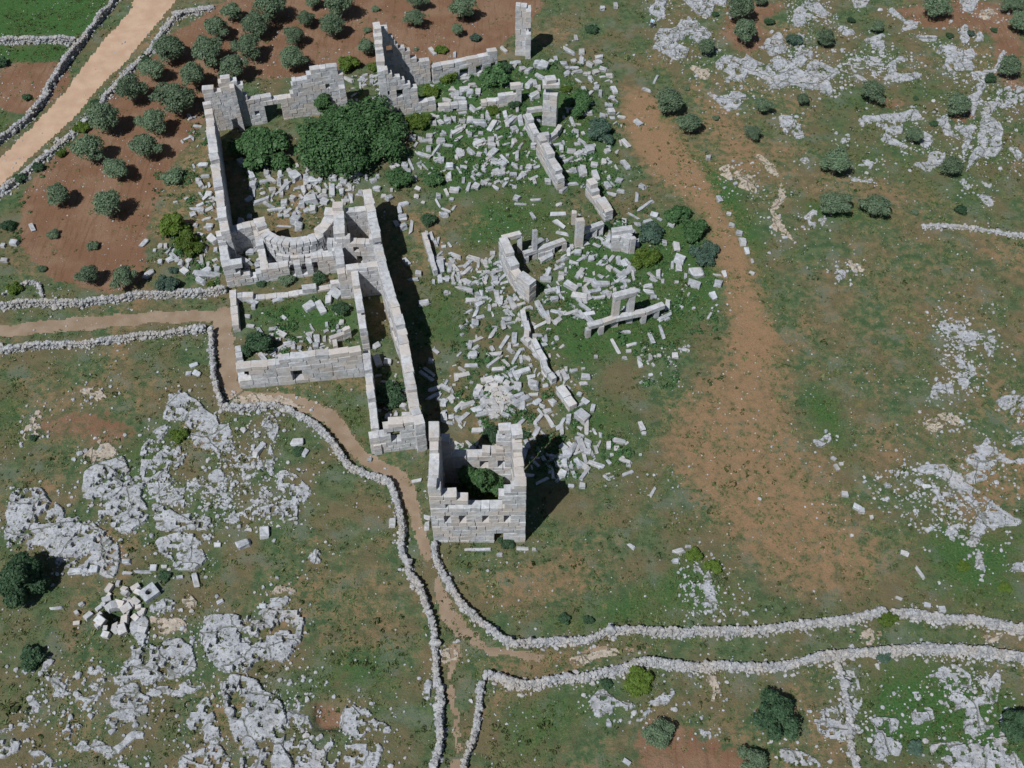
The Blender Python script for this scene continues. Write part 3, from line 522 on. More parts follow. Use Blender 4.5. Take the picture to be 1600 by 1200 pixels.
oc('P', 'tan bare rock tongue in the lane between the lower field walls', [(880, 1030), (915, 1018), (968, 1010), (970, 1022), (930, 1034), (905, 1042)], .12, .02, True)
oc('P', 'tan rock floor in the lane near the middle right', [(1340, 990), (1368, 978), (1366, 1010), (1345, 1008)], .12, .08, True)
oc('P', 'tan rock floor in the lane near the right edge', [(1540, 990), (1570, 985), (1566, 1004), (1535, 1008)], .12, .08, True)
oc('a', 'flecked low rock between rounded slab and broken outcrop near the path', [(740, 510), (900, 500), (1100, 540), (1180, 560), (1060, 600), (1040, 650), (900, 640), (860, 600), (760, 590)], .16, .36)
oc('a', 'flecked low rock under the wandering field wall beside the narrow ridge', [(1110, 240), (1180, 320), (1300, 380), (1330, 480), (1260, 520), (1180, 450), (1120, 400)], .16, .34)
oc('a', 'flecked low rock filling inside of the arching pitted outcrop', [(780, 340), (840, 320), (860, 420), (820, 500), (760, 470)], .14, .36)
oc('a', 'flecked rock band just right of the rounded slab', [(1040, 640), (1200, 640), (1320, 560), (1380, 600), (1300, 660), (1150, 700), (1060, 690)], .14, .38)
oc('b', 'flecked low rock between dark round shrub and smooth pale slab', [(230, 690), (440, 700), (540, 760), (500, 890), (380, 950), (290, 940), (400, 860), (330, 810)], .15, .38)
oc('b', 'flecked low rock inside the big square slab hollow edge', [(1100, 480), (1200, 450), (1330, 460), (1340, 560), (1230, 640), (1150, 600)], .14, .36)
oc('c', 'flecked low rock left of the red earth pit', [(80, 800), (200, 780), (260, 860), (300, 980), (250, 1040), (170, 1020), (150, 880)], .16, .34)
oc('g', 'flecked low rock below the angular rock in upper right meadow', [(480, 380), (640, 310), (760, 320), (780, 400), (700, 470), (560, 440), (500, 420)], .15, .38)
oc('g', 'flecked low rock above the right end of the jagged belt', [(190, 200), (300, 200), (340, 310), (260, 400), (220, 380), (240, 300)], .15, .36)
oc('g', 'flecked low rock near top edge between two shrubs at upper right', [(290, 10), (400, 20), (450, 90), (340, 110), (230, 150), (230, 60)], .18, .3)
oc('i', 'flecked low rock in the angle of the diagonal rock sheet', [(1050, 690), (1150, 720), (1230, 820), (1290, 900), (1200, 920), (1110, 860), (1040, 780)], .15, .38)
oc('h', 'flecked low rock around the T-shaped rock', [(1060, 780), (1190, 720), (1240, 820), (1260, 980), (1300, 1080), (1180, 1100), (1190, 940), (1110, 850)], .14, .4)
oc('e', 'flecked low rock between branching corner pavement and lane wall', [(1020, 770), (1180, 700), (1290, 660), (1260, 760), (1160, 850), (1060, 800)], .15, .38)
oc('e', 'flecked low rock around the mottled patch by the thin branch wall', [(480, 660), (560, 700), (580, 860), (520, 1000), (460, 880), (470, 760)], .14, .4)
for n, (k, label, h, holes, tan, pts) in enumerate(OC):
    wp = wpoly(k, pts); c = wp.mean(0)
    me = patch('rock_outcrop', [wp], M['rock_tan' if tan else 'rock'], 0.11, h * .7, 0.36, max(0.02, holes * (.45 if h >= .28 and holes < .15 else .8)), 0.055, 300 + n * 13, 2)
    if me is None: continue
    o = add('rock_outcrop', me); tag(o, label, 'rock outcrop', 'limestone outcrops in the meadow')
# ------------------------------------------------------------------ ruins: ashlar walls built stone by stone
class Ruin:
    def __init__(s, name, label, cat, px, py, group=None):
        c = at(px, py); s.o = empty(name, c[0], c[1], 0.0); tag(s.o, label, cat, group); s.c = c; s.st = []
    def stone(s, pos, size, rot, name='stone', tilt=(0, 0)): s.st.append((pos, size, rot, name, tilt))
    def wall(s, pts, prof, T=0.9, ops=(), off=0.0, ch=0.58, ln=(0.7, 1.6), z0=0.0, ragged=0.35, wobble=0.008, gaps=.16):
        """pts world xy polyline; prof [(t, h)] top heights; ops [(t0,t1,z0,z1)]; off sideways shift in thicknesses (+ = away/left of travel)"""
        P = np.array(pts, float); seg = np.linalg.norm(np.diff(P, axis=0), axis=1); cum = np.concatenate([[0], np.cumsum(seg)]); L = cum[-1]
        def pos(d):
            d = min(max(d, 0), L); i = min(np.searchsorted(cum, d, side='right') - 1, len(seg) - 1); t = (P[i + 1] - P[i]) / seg[i]
            p = P[i] + t * (d - cum[i]); n = np.array((-t[1], t[0])); return p + n * off * T, math.atan2(t[1], t[0])
        pt = [a * L for a, _ in prof]; ph = [b for _, b in prof]; hm = max(ph); z = z0 - 0.25; first = True
        while z < hm:
            c = ch * random.uniform(0.85, 1.18); zm = z + c * 0.5
            iv = [(0.0, L)]
            for a, b, q0, q1 in ops:
                if q0 < zm < q1:
                    nv = []
                    for u, v in iv:
                        if b * L <= u or a * L >= v: nv.append((u, v))
                        else:
                            if a * L > u: nv.append((u, a * L))
                            if b * L < v: nv.append((b * L, v))
                    iv = nv
            for u, v in iv:
                d = u
                while d < v - 0.12:
                    l = random.uniform(*ln) * (0.6 if random.random() < 0.15 else 1)
                    if v - d - l < 0.45: l = v - d
                    if l > 2.2: l *= 0.5
                    mid = d + l / 2; h = np.interp(mid, pt, ph) + (random.random() - 0.5) * ragged
                    if zm <= h and not (zm > h - c and random.random() < gaps) and not (hm * .45 < zm and hm > 2.5 and random.random() < .02):
                        p, a = pos(mid); jit = random.uniform(-1, 1) * 0.006 * T; loose = zm > h - c
                        a2 = a + (random.gauss(0, 0.05) if loose else random.gauss(0, wobble * 0.4))
                        s.stone((p[0] + random.gauss(0, wobble) - math.sin(a) * jit, p[1] + random.gauss(0, wobble) + math.cos(a) * jit, z + c / 2 + random.gauss(0, 0.006)),
                                (l - 0.012, T * (random.uniform(0.9, 1.1) if loose else random.uniform(0.965, 1.035)), c * (random.uniform(0.8, 1.12) if loose else 1) - 0.008), a2, 'stone', (random.gauss(0, .02), random.gauss(0, .03)) if loose else (0, 0))
                    d += l
            z += c
        return s
    def beam(s, p, q, z, t, w, name='lintel', over=0.1):
        p = np.array(p); q = np.array(q); m = (p + q) / 2; d = q - p
        s.stone((m[0], m[1], z + t / 2), (np.linalg.norm(d) + over, w, t), math.atan2(d[1], d[0]), name, (random.gauss(0, .02), random.gauss(0, .015)))
    def post(s, p, h, w, d, rot=0.0, name='post', tilt=(0, 0)):
        s.stone((p[0], p[1], h / 2 - 0.2), (w, d, h + 0.4), rot, name, tilt)
    def build(s):
        key = lambda t: -t[1][0] * t[1][2] - t[1][1] * t[1][0] + (-100 if t[3] != 'stone' else 0)
        S_ = sorted(s.st, key=key); one, rest = S_[:300], S_[300:]
        for (pos, size, rot, name, tilt) in one:
            o = add(name, random.choice(M['wall_meshes']), s.o, (pos[0] - s.c[0], pos[1] - s.c[1], pos[2]), (tilt[0], tilt[1], rot), size)
        if rest:
            n = len(rest); pos = np.array([(r[0][0] - s.c[0], r[0][1] - s.c[1], r[0][2]) for r in rest]); size = np.array([r[1] for r in rest])
            me = scatter_mesh('small_stones', WALLT, pos, size, rotz(np.array([r[2] for r in rest])), M['ashlar_joined'])
            tag(add('small_stones', me, s.o), kind='stuff')
        return s.o
M['ashlar_joined'] = stone_mat('ashlar_limestone_small', (0.48, 0.49, 0.505), (0.32, 0.325, 0.335), (0.42, 0.368, 0.318), 0.75, 0.7, False)
A = at
# --- roofless tower
tw = Ruin('ruined_tower', 'square roofless stone tower with broken stepped top and small windows', 'tower', 750, 800)
fl, fr, rr, rl = A(678, 848), A(821, 847), A(813, 755), A(681, 755)
zt = lambda y, b=848, v=8.75: (b - (620 + y / 4.444)) / v
tx = lambda x: (x / 4.444 + 560 - 678) / 143
tw.wall([fl, fr], [(0, 9.2), (.09, 9.2), (.11, 8.4), (.17, 8.2), (.18, 7.7), (.25, 7.5), (.27, 7.1), (.34, 7.0), (.36, 6.4), (.42, 6.3), (.44, 5.8), (.52, 5.8), (.54, 6.3), (.74, 6.5), (.75, 8.0), (.84, 8.1), (.86, 9.0), (.93, 9.2), (.94, 9.8), (1, 9.8)], .85,
        [(.138, .205, 3.4, 4.8), (.295, .37, 3.4, 4.8), (.54, .61, 3.4, 4.8), (.77, .84, 3.4, 4.8), (.66, .76, -1, 1.7)], .5, ragged=.1)
v = (rl - fl); v /= np.linalg.norm(v); w = (rr - fr); w /= np.linalg.norm(w)
tw.wall([fl + v * .83, rl], [(0, 9.1), (.5, 9.4), (1, 9.9)], .85, [(.45, .55, 4, 5)], -.5, ragged=.25)
tw.wall([fr + w * .83, rr], [(0, 9.4), (.1, 8.3), (.5, 7.9), (.8, 8.4), (.9, 9.6), (1, 9.8)], .85, [(.3, .4, 3.8, 4.8), (.68, .78, 1.5, 3)], .5, ragged=.3)
tw.wall([rl + np.array((.82, 0)), rr - np.array((.82, 0))], [(0, 9.7), (.03, 9.6), (.06, 8), (.09, 6.6), (.13, 5.2), (.16, 4.7), (.45, 4.5), (.5, 4.1), (.55, 4.6), (.75, 4.8), (.83, 5.4), (.87, 8.4), (1, 9.4)], .85,
        [(.16, .27, 2.5, 3.9), (.54, .66, 2.6, 4.0), (.80, .90, 2.6, 4.0), (.36, .46, -1, 2.0)], .5, ragged=.15)
tw.wall([A(800, 735), A(770, 738)], [(0, 1.2), (1, .8)], .6, ragged=.3)
tw.build()
# --- long roofless hall behind the tower
hl = Ruin('roofless_hall', 'long narrow roofless stone hall running back from the tower', 'ruin', 600, 560)
l2 = [(571, 285, 4.8), (585, 355, 4.8), (601, 430, 4.8), (627, 510, 5.0), (637, 570, 4.6), (649, 640, 4.3), (656, 664, 4.3)]
hl.wall([A(x, y, z) for x, y, z in l2], [(0, 3.9), (.04, 4.8), (.55, 4.8), (.56, 5.3), (.64, 5.2), (.66, 4.5), (.8, 4.4), (.82, 4.0), (.9, 4.6), (1, 4.4)], .95, [(.52, .56, 1.6, 2.8), (.60, .64, 1.4, 2.6), (.68, .72, 1.3, 2.6), (.75, .785, 1.6, 2.8), (.84, .88, -1, 2.1)], 0, ragged=.2)
hl.wall([A(553, 420, 4.2), A(566, 505, 4.2)], [(0, 4.2), (.9, 4.1), (1, 3.2)], .75, ragged=.2)
hl.wall([A(571, 540, 3.4), A(588, 688, 2.4)], [(0, 2.2), (.08, 3.4), (.5, 3.2), (.85, 2.5), (1, 2.4)], .72, ragged=.2)
hl.wall([A(526, 420, 4.2), A(600, 412, 4.2)], [(0, 4.0), (.3, 4.2), (1, 4.4)], .8, ragged=.2)
hl.wall([A(581, 710), A(664, 699)], [(0, 2.4), (.14, 2.4), (.17, 3.3), (.25, 3.5), (.27, 4.3), (.7, 4.5), (1, 4.5)], .85, [(.40, .57, 1.7, 3.1)], .5, ragged=.15)
hl.wall([A(618, 520), A(632, 560)], [(0, 2.6), (.5, 2.0), (1, 1.2)], 1.0, ragged=.6)
hl.build()
# --- church with apse
ch = Ruin('ruined_church', 'ruined church with semicircular apse and tall left wall around a fig thicket', 'ruin', 450, 320)
ch.wall([A(324, 163, 5.4), A(333, 235, 5.2), A(350, 357, 5.0)], [(0, 5.8), (.1, 5.3), (.9, 5.0), (1, 4.4)], .95, ragged=.12)
ch.wall([A(333, 205), A(545, 173)], [(0, 5.7), (.13, 5.9), (.14, 7.4), (.23, 7.3), (.24, 6.0), (.30, 5.8), (.31, 3.6), (.40, 3.8), (.60, 3.9), (.61, 5.5), (.76, 5.8), (.77, 6.3), (.97, 6.4), (1, 5.6)], .9,
        [(.40, .52, -1, 2.3), (.325, .355, 1.2, 2.0), (.86, .89, 3.6, 4.6)], .5, ragged=.12)
ch.wall([A(379, 204), A(378, 192)], [(0, 6.2), (1, 7.0)], .6, ragged=.3)
ch.wall([A(541, 180), A(538, 166)], [(0, 3.4), (1, 6.0)], .8, ragged=.3)
ap = [(404, 340, 3.8), (409, 356, 3.6), (424, 371, 3.3), (446, 379, 3.0), (470, 379, 3.0), (492, 370, 3.3), (507, 354, 3.8), (514, 336, 4.2), (517, 324, 4.4)]
apw = np.array([A(x, y, z) for x, y, z in ap])
for _ in range(2):
    q_ = np.empty((len(apw) * 2 - 2, 2)); q_[0::2] = apw[:-1] * .75 + apw[1:] * .25; q_[1::2] = apw[:-1] * .25 + apw[1:] * .75; apw = np.concatenate([apw[:1], q_, apw[-1:]])
ch.wall(apw, [(0, 3.9), (.2, 3.4), (.4, 3.1), (.6, 3.2), (.8, 3.7), (1, 4.4)], 1.15, ch=.6, ln=(.6, .85), ragged=.04, gaps=0)
ap2 = [(432, 388, 2.2), (455, 394, 2.1), (480, 392, 2.1), (503, 382, 2.3)]
ch.wall([A(x, y, z) for x, y, z in ap2], [(0, 1.5), (1, 1.6)], .9, ch=.6, ln=(.6, 1.0), ragged=.3, gaps=.05)
ch.wall([A(357, 450), A(533, 425)], [(0, 3.2), (.15, 3.2), (.16, .9), (.24, .9), (.26, 1.5), (.36, 1.9), (.8, 2.3), (.9, 2.5), (1, 3.2)], .85, [(.555, .60, .5, 1.8), (.66, .705, .5, 1.8), (.765, .81, .5, 1.8)], .5, ragged=.2)
ch.wall([A(345, 366, 3.2), A(353, 412, 3.2)], [(0, 3.6), (1, 3.3)], .9, ragged=.2)
ch.wall([A(400, 352, 2.8), A(413, 415, 2.4)], [(0, 2.9), (.5, 2.2), (1, 1.9)], .8, ragged=.4)
ch.wall([A(356, 362, 3.0), A(398, 346, 3.4)], [(0, 3.0), (.5, 2.6), (1, 3.6)], 1.0, ragged=1.0, ch=.6, ln=(.7, 1.1))
ch.wall([A(527, 312, 5.4), A(529, 362, 5.4)], [(0, 5.2), (1, 5.5)], 1.15, ragged=.12)
ch.wall([A(538, 324, 4.6), A(574, 320, 4.6)], [(0, 4.6), (.5, 4.6), (1, 4.2)], .8, ragged=.3)
ch.wall([A(510, 372, 4.3), A(595, 373, 4.3)], [(0, 3.4), (.15, 4.3), (1, 4.4)], .85, [(.52, .62, .9, 2.1), (.48, .58, 2.6, 3.5)], 0, ragged=.12)
ch.wall([A(528, 384, 4.0), A(532, 412, 4.0)], [(0, 4), (1, 4)], .8, ragged=.15)
ch.build()
# --- annexe left of the hall
an = Ruin('ruined_annexe', 'roofless annexe left of the long hall with one black window', 'ruin', 460, 560)
an.wall([A(378, 608), A(571, 588)], [(0, 1.0), (.05, 1.0), (.06, 3.3), (.3, 3.5), (.6, 3.8), (1, 4.1)], .8, [(.42, .505, .8, 2.1)], .5, ch=.7, ln=(1.0, 2.0), ragged=.06)
an.wall([A(381, 606), A(374, 548)], [(0, 1.2), (.3, 1.0), (.8, .8), (1, .9)], .65, ragged=.4)
an.wall([A(371, 518), A(366, 462)], [(0, .7), (.5, 1.0), (1, 1.4)], .7, ragged=.3)
an.wall([A(526, 549), A(523, 533), A(549, 524)], [(0, .9), (1, 1.2)], .45, ragged=.2, ch=.5)
an.wall([A(362, 470), A(450, 462), A(538, 446)], [(0, .6), (.15, .9), (.3, .3), (.7, .5), (1, .8)], .7, ragged=.4)
an.build()
# --- tall gable fragment
gb = Ruin('ruined_gable_house', 'tall stone gable fragment whose two walls step down to the right', 'ruin', 620, 160)
gb.wall([A(600, 139), A(604, 184)], [(0, 10.3), (.6, 7.6), (1, 6.9)], .95, ragged=.15)
gb.wall([A(606, 139), A(674, 130)], [(0, 9.6), (.09, 9.0), (.13, 8.9), (.15, 8.1), (.24, 7.9), (.26, 7.0), (.34, 6.9), (.36, 6.0), (.43, 5.9), (.45, 5.1), (.58, 5.0), (.60, 3.9), (1, 3.9)], .8, [(.06, .2, 5.1, 6.0)], .5, ragged=.12, ln=(.7, 1.0))
gb.wall([A(604, 184), A(682, 173)], [(0, 6.9), (.16, 6.8), (.18, 5.6), (.33, 5.5), (.35, 4.8), (.47, 4.7), (.49, 3.9), (.59, 3.8), (.61, 2.2), (.7, 2.0), (.72, 1.4), (1, 1.4)], .8, [(.25, .37, 2.9, 3.7)], .5, ragged=.12, ln=(.7, 1.0))
gb.build()
lw = Ruin('ruined_wall', 'low wall stub beside the gable fragment with small gap', 'wall', 705, 172)
lw.wall([A(685, 173), A(730, 169)], [(0, 1.0), (.6, 1.2), (1, .9)], .7, [(.5, .62, -1, .6)], ragged=.2); lw.build()
lw = Ruin('ruined_wall', 'low wall rising to a pointed stub right of the gable fragment', 'wall', 785, 165)
lw.wall([A(752, 168), A(814, 160)], [(0, .9), (.4, 1.2), (.65, 1.7), (.85, 2.6), (.9, 3.3), (1, 3.0)], .75, ragged=.2); lw.build()
lw = Ruin('ruined_wall', 'long low wall with three dark doorways below the top orchard', 'wall', 725, 118)
lw.wall([A(676, 129), A(776, 108)], [(0, 2.3), (.78, 2.5), (.8, 3.2), (1, 3.1)], .8, [(.41, .55, .2, 1.5), (.67, .76, .3, 1.5), (.9, .97, .3, 1.6)], ragged=.08, ln=(1, 1.8)); lw.build()
# --- standing piers
p1 = Ruin('standing_pier', 'tall L-shaped stone pier standing alone near the top edge', 'pier', 817, 88)
p1.wall([A(805, 86), A(822, 87)], [(0, 6.6), (.3, 7.1), (1, 7.2)], .8, off=.5, ragged=.05, gaps=0, ln=(.6, 1.4), ch=.8)
p1.wall([A(825, 92), A(825, 81)], [(0, 7.0), (1, 7.1)], .7, ragged=.05, gaps=0, ln=(.7, 1.2), ch=.75); p1.build()
p2 = Ruin('standing_pier', 'tall stone pier with broken capital beside a curved low wall', 'pier', 858, 195)
p2.wall([A(848, 192), A(870, 195)], [(0, 5.6), (1, 5.6)], .95, ragged=.05, ln=(.8, 1.8), ch=.85)
c = (A(848, 192) + A(870, 195)) / 2
p2.stone((c[0], c[1], 5.9), (2.1, 1.15, .55), .05, 'capital'); p2.stone((c[0] - .1, c[1], 6.45), (1.3, .9, .7), .3, 'capital', (.1, .1))
p2.beam(A(824, 195), A(846, 192), 1.9, .5, .6); p2.post(A(826, 196), 1.9, .6, .6)
p2.build()
lw = Ruin('ruined_wall', 'short rough wall left of the pier with broken capital', 'wall', 830, 210)
lw.wall([A(824, 200), A(838, 225)], [(0, 2.4), (1, 1.8)], .75, ragged=.4); lw.build()
lw = Ruin('ruined_wall', 'curved low wall at the foot of the pier with broken capital', 'wall', 858, 216)
lw.wall([A(842, 226), A(856, 224), A(868, 216), A(875, 204)], [(0, 1.3), (1, 1.0)], .6, ragged=.1, ln=(.8, 1.3)); lw.build()
lw = Ruin('ruined_wall', 'long spur wall sloping down below the pier with broken capital', 'wall', 858, 268)
lw.wall([A(843, 240), A(859, 268), A(876, 296)], [(0, 3.0), (.5, 3.0), (.8, 2.2), (1, .5)], .9, ragged=.15); lw.build()
lw = Ruin('ruined_wall', 'short thick wall leaning in grass right of the long spur wall', 'wall', 935, 322)
lw.wall([A(920, 302), A(951, 346)], [(0, 1.9), (.5, 1.8), (1, 1.3)], 1.0, ragged=.3, ln=(1, 1.9)); lw.build()
# --- central ruin with door frames
cr = Ruin('ruined_house', 'ruined house wall in mid rubble field with door frames to its right', 'ruin', 810, 430)
cr.wall([A(786, 405), A(797, 430), A(812, 455), A(832, 470)], [(0, 3.2), (.3, 3.3), (.5, 3.0), (.68, 2.2), (.72, 3.0), (1, 2.8)], 1.0, [(.12, .2, 1.6, 2.3)], ragged=.3)
cr.beam(A(785, 401), A(812, 394), 2.5, .5, .6); cr.post(A(812, 394), 2.6, .55, .5)
cr.beam(A(818, 408), A(838, 402), .9, .45, .55); cr.beam(A(839, 402), A(881, 388), .9, .5, .6)
for x, y, h in ((835, 403, 4.2), (822, 409, .9), (846, 402, .9), (862, 396, .9), (881, 390, 1.1)): cr.post(A(x, y), h, .5, .45, .3)
cr.wall([A(840, 404), A(862, 397)], [(0, .9), (1, .8)], .4, ragged=.1)
cr.build()
cu = Ruin('door_frame', 'broken door frame of upright posts left of the rubble wall', 'door frame', 915, 372)
cu.post(A(904, 384), 4.0, .9, .6, .2); cu.post(A(896, 350), 1.9, .55, .5, 0, 'post', (.05, 0)); cu.beam(A(910, 377), A(940, 366), 1.3, .55, .6); cu.post(A(928, 370), 1.3, .6, .5); cu.post(A(938, 367), 1.3, .5, .5); cu.build()
lw = Ruin('ruined_wall', 'rubble wall stub capped by a beam near the right shrubs', 'wall', 972, 388)
lw.wall([A(954, 388), A(972, 388), A(984, 392)], [(0, 1.9), (.5, 2.1), (1, 1.7)], .9, ragged=.5)
lw.beam(A(954, 386), A(984, 382), 2.1, .5, .7, 'beam'); lw.post(A(986, 394), 2.2, .6, .5, .3); lw.build()
po = Ruin('post_and_beam_portico', 'row of stone posts under a long beam with taller frame rising behind', 'portico', 970, 508)
bp = [(917, 524), (940, 518), (960, 511), (986, 506), (1005, 502), (1034, 491)]
for (a, b) in zip(bp[:-1], bp[1:]): po.beam(A(*a), A(*b), 1.15, .55, .62, 'beam', .02)
for x, y in ((918, 525), (938, 520), (1004, 503), (1024, 495)): po.post(A(x, y), 1.2, .55, .5, .3)
po.post(A(959, 508), 4.2, .72, .6, .2); po.post(A(982, 502), 4.2, .68, .6, .2); po.beam(A(959, 508), A(982, 502), 4.15, .6, .7, 'lintel', .8); po.build()
lw = Ruin('ruined_wall', 'narrow low wall along the grass court right of the long hall', 'wall', 672, 400)
lw.wall([A(663, 372), A(672, 400), A(681, 431)], [(0, .9), (.6, .8), (1, .5)], .5, ragged=.15, ln=(.8, 1.6)); lw.build()
lw = Ruin('ruined_wall', 'crooked line of upright slabs through the middle of the rubble', 'wall', 840, 550)
lw.wall([A(818, 492), A(824, 520), A(822, 536), A(835, 546), A(848, 566), A(852, 580), A(866, 600)], [(0, .8), (.5, .9), (1, 1.0)], .55, ragged=.3, wobble=.08, ch=.6); lw.build()
lw = Ruin('ruined_wall', 'short stub of wall ending at the big fallen cube block', 'wall', 882, 626)
lw.wall([A(874, 612), A(895, 642)], [(0, 1.2), (1, .9)], .9, ragged=.4); lw.build()
# --- oil-press bed
pr = Ruin('press_bed', 'rough roundish paved stone press bed in the rubble above the tower', 'press bed', 772, 612)
c0 = A(772, 612)
for q in range(11):
    a = q / 11 * 2 * math.pi + random.uniform(-.2, .2); r_ = random.uniform(1.0, 1.6); pr.stone((c0[0] + r_ * 1.2 * math.cos(a), c0[1] + r_ * math.sin(a), .08), (random.uniform(.6, 1.1), random.uniform(.4, .75), .45), a + math.pi / 2 + random.gauss(0, .3), 'stone', (random.gauss(0, .08), random.gauss(0, .08)))
for q in range(5):
    a = q / 5 * 2 * math.pi + .3; pr.stone((c0[0] + .6 * math.cos(a), c0[1] + .6 * math.sin(a), .07), (.75, .7, .4), a + math.pi / 2)
pr.stone((c0[0] + .1, c0[1], .14), (.5, .5, .5), .4); pr.build()
# ------------------------------------------------------------------ dry-stone field walls
def drywall(label, pts, w=0.75, h=0.9, dens=1.0, spill=0.25, name='dry_stone_wall'):
    w *= .66; h *= .82; P = np.array([A(x, y) for x, y in pts]); n = 6
    seg = np.linalg.norm(np.diff(P, axis=0), axis=1); cum = np.concatenate([[0], np.cumsum(seg)]); L = cum[-1]
    # smooth resample
    m = max(8, int(L / 0.5)); d = np.linspace(0, L, m); C = np.stack([np.interp(d, cum, P[:, 0]), np.interp(d, cum, P[:, 1])], 1)
    for _ in range(2): C[1:-1] = (C[:-2] + C[2:] + 2 * C[1:-1]) / 4
    T = np.gradient(C, axis=0); T /= np.linalg.norm(T, axis=1)[:, None]; N = np.stack([-T[:, 1], T[:, 0]], 1)
    C = C + N * ((vnoise(d * 0.5, d * 0 + len(label), 5) - .5) * 0.35)[:, None]
    hh = h * (0.5 + 0.95 * fbm(d * 0.35, d * 0 + len(label) * 3.1, 8, 3)); ww = w * (0.8 + 0.4 * vnoise(d * 0.4, d * 0 + 2.2, 9))
    root = empty(name, C[0, 0], C[0, 1], 0.0); tag(root, label, 'field wall', 'dry stone field walls'); o0 = np.array((C[0, 0], C[0, 1], 0))
    V = []; F = []
    for i in range(m):
        g = float(gz(C[i, 0], C[i, 1]))
        for s_, k_ in ((-.36, 0), (.36, 0), (.24, 1), (-.24, 1)):
            p = C[i] + N[i] * s_ * ww[i]; V.append((p[0] - o0[0], p[1] - o0[1], g - .2 + k_ * (hh[i] * .88 + .2)))
        if i:
            a, b = (i - 1) * 4, i * 4
            for q in range(4): F.append((a + q, a + (q + 1) % 4, b + (q + 1) % 4, b + q))
    F += [(0, 3, 2, 1), ((m - 1) * 4, (m - 1) * 4 + 1, (m - 1) * 4 + 2, (m - 1) * 4 + 3)]
    me = arr_mesh('rubble_core', np.array(V), np.array(F), [M['drystone']], col=np.full((len(V), 3), .2)); add('rubble_core', me, root)
    ns = int(L * 105 * dens * (w + h) / 1.6); t = rng.uniform(0, L, ns); i = np.clip((t / L * (m - 1)).astype(int), 0, m - 2)
    u = rng.uniform(0, 1, ns); side = rng.choice([-1, 1], ns); top = rng.random(ns) < w / (w + 2 * h) * 1.3
    hz = hh[i]; lat = np.where(top, rng.uniform(-.34, .34, ns), side * (.42 - .12 * u)) * ww[i]; zz = np.where(top, hz * rng.uniform(.9, 1.03, ns), u * hz)
    sp = rng.random(ns) < 0.06 + spill * 0.12; lat = np.where(sp, side * ww[i] * (.45 + rng.exponential(.3, ns)), lat); zz = np.where(sp, .05, zz)
    f = (t / L * (m - 1)) - i; base = C[i] * (1 - f)[:, None] + C[i + 1] * f[:, None] + N[i] * lat[:, None]
    pos = np.stack([base[:, 0], base[:, 1], gz(base[:, 0], base[:, 1]) + zz], 1) - o0
    sz = rng.lognormal(math.log(.165), .42, ns); size = np.stack([sz * rng.uniform(.9, 1.7, ns), sz * rng.uniform(.8, 1.2, ns), sz * rng.uniform(.6, 1.0, ns)], 1)
    rot = euler_m(rng.normal(0, .35, ns), rng.normal(0, .35, ns), rng.uniform(0, 6.28, ns))
    tag(add('stones', scatter_mesh('stones', COB, pos, size, rot, M['drystone']), root), kind='stuff')
drywall('dry stone wall along upper side of the left dirt path', [(-50, 482), (0, 481), (60, 478), (120, 476), (180, 470), (235, 463), (290, 463), (325, 461), (354, 455)], .8, .9)
drywall('dry stone wall along lower side of the left dirt path', [(-50, 556), (0, 551), (60, 544), (120, 540), (180, 533), (240, 526), (290, 520), (322, 517)], .8, .8)
drywall('short dry stone wall running downhill left of the annexe path', [(329, 518), (332, 545), (335, 580), (340, 618), (347, 638)], .6, 1.0, spill=0)
drywall('wandering dry stone wall from the annexe path down past the tower', [(347, 640), (370, 642), (400, 638), (425, 637), (460, 647), (490, 662), (514, 684), (525, 708), (545, 730), (575, 746), (605, 752), (616, 764), (625, 793), (632, 832), (630, 862), (640, 893)], .65, .9)
drywall('long downhill dry stone wall from below the tower to the bottom edge', [(640, 893), (655, 922), (668, 952), (676, 987), (682, 1022), (684, 1062), (688, 1102), (690, 1142), (685, 1172), (677, 1225)], .65, .9)
drywall('dry stone wall curving from the tower corner down to the lane', [(676, 852), (682, 882), (697, 907), (715, 932), (725, 952), (750, 977), (780, 998), (810, 1011)], .65, .8)
drywall('upper dry stone wall of the right lane, left of the grey bush', [(810, 1011), (840, 1006), (880, 1003), (925, 1001), (945, 990), (990, 989), (1040, 989), (1082, 989)], .7, .9)
drywall('upper dry stone wall of the right lane, between its two bushes', [(1082, 989), (1140, 989), (1200, 986), (1260, 977), (1320, 971), (1365, 962), (1382, 958)], .8, .9)
drywall('upper dry stone wall of the right lane, ending at the right edge', [(1392, 958), (1450, 966), (1510, 967), (1550, 976), (1600, 986), (1650, 992)], .95, .9, spill=1)
drywall('lower dry stone wall of the right lane', [(757, 1058), (776, 1058), (805, 1070), (826, 1073), (860, 1067), (898, 1061), (933, 1055), (971, 1046), (997, 1036), (1026, 1039), (1061, 1045), (1102, 1046), (1152, 1043), (1222, 1042), (1262, 1033), (1292, 1024), (1320, 1021), (1346, 1021), (1396, 1020), (1442, 1018), (1477, 1015), (1515, 1018), (1553, 1024), (1600, 1031), (1650, 1038)], .85, .95, spill=.6)
drywall('short dry stone wall going down from the left end of the lower lane wall', [(749, 1070), (748, 1098), (744, 1124), (740, 1153), (729, 1182), (715, 1220)], .6, .7)
drywall('thin dry stone wall branching down from the lower lane wall at right', [(1309, 1026), (1311, 1050), (1318, 1080), (1326, 1110), (1323, 1150), (1336, 1185), (1350, 1225)], .5, .5)
drywall('dry stone wall along the left side of the pale road', [(-40, 262), (0, 225), (40, 195), (65, 163), (95, 112), (125, 76), (140, 50), (165, 25), (200, -25)], .8, 1.2)
drywall('dry stone wall between the two green fields in the top left corner', [(-50, 70), (0, 68), (60, 67), (118, 67)], .9, 1.0)
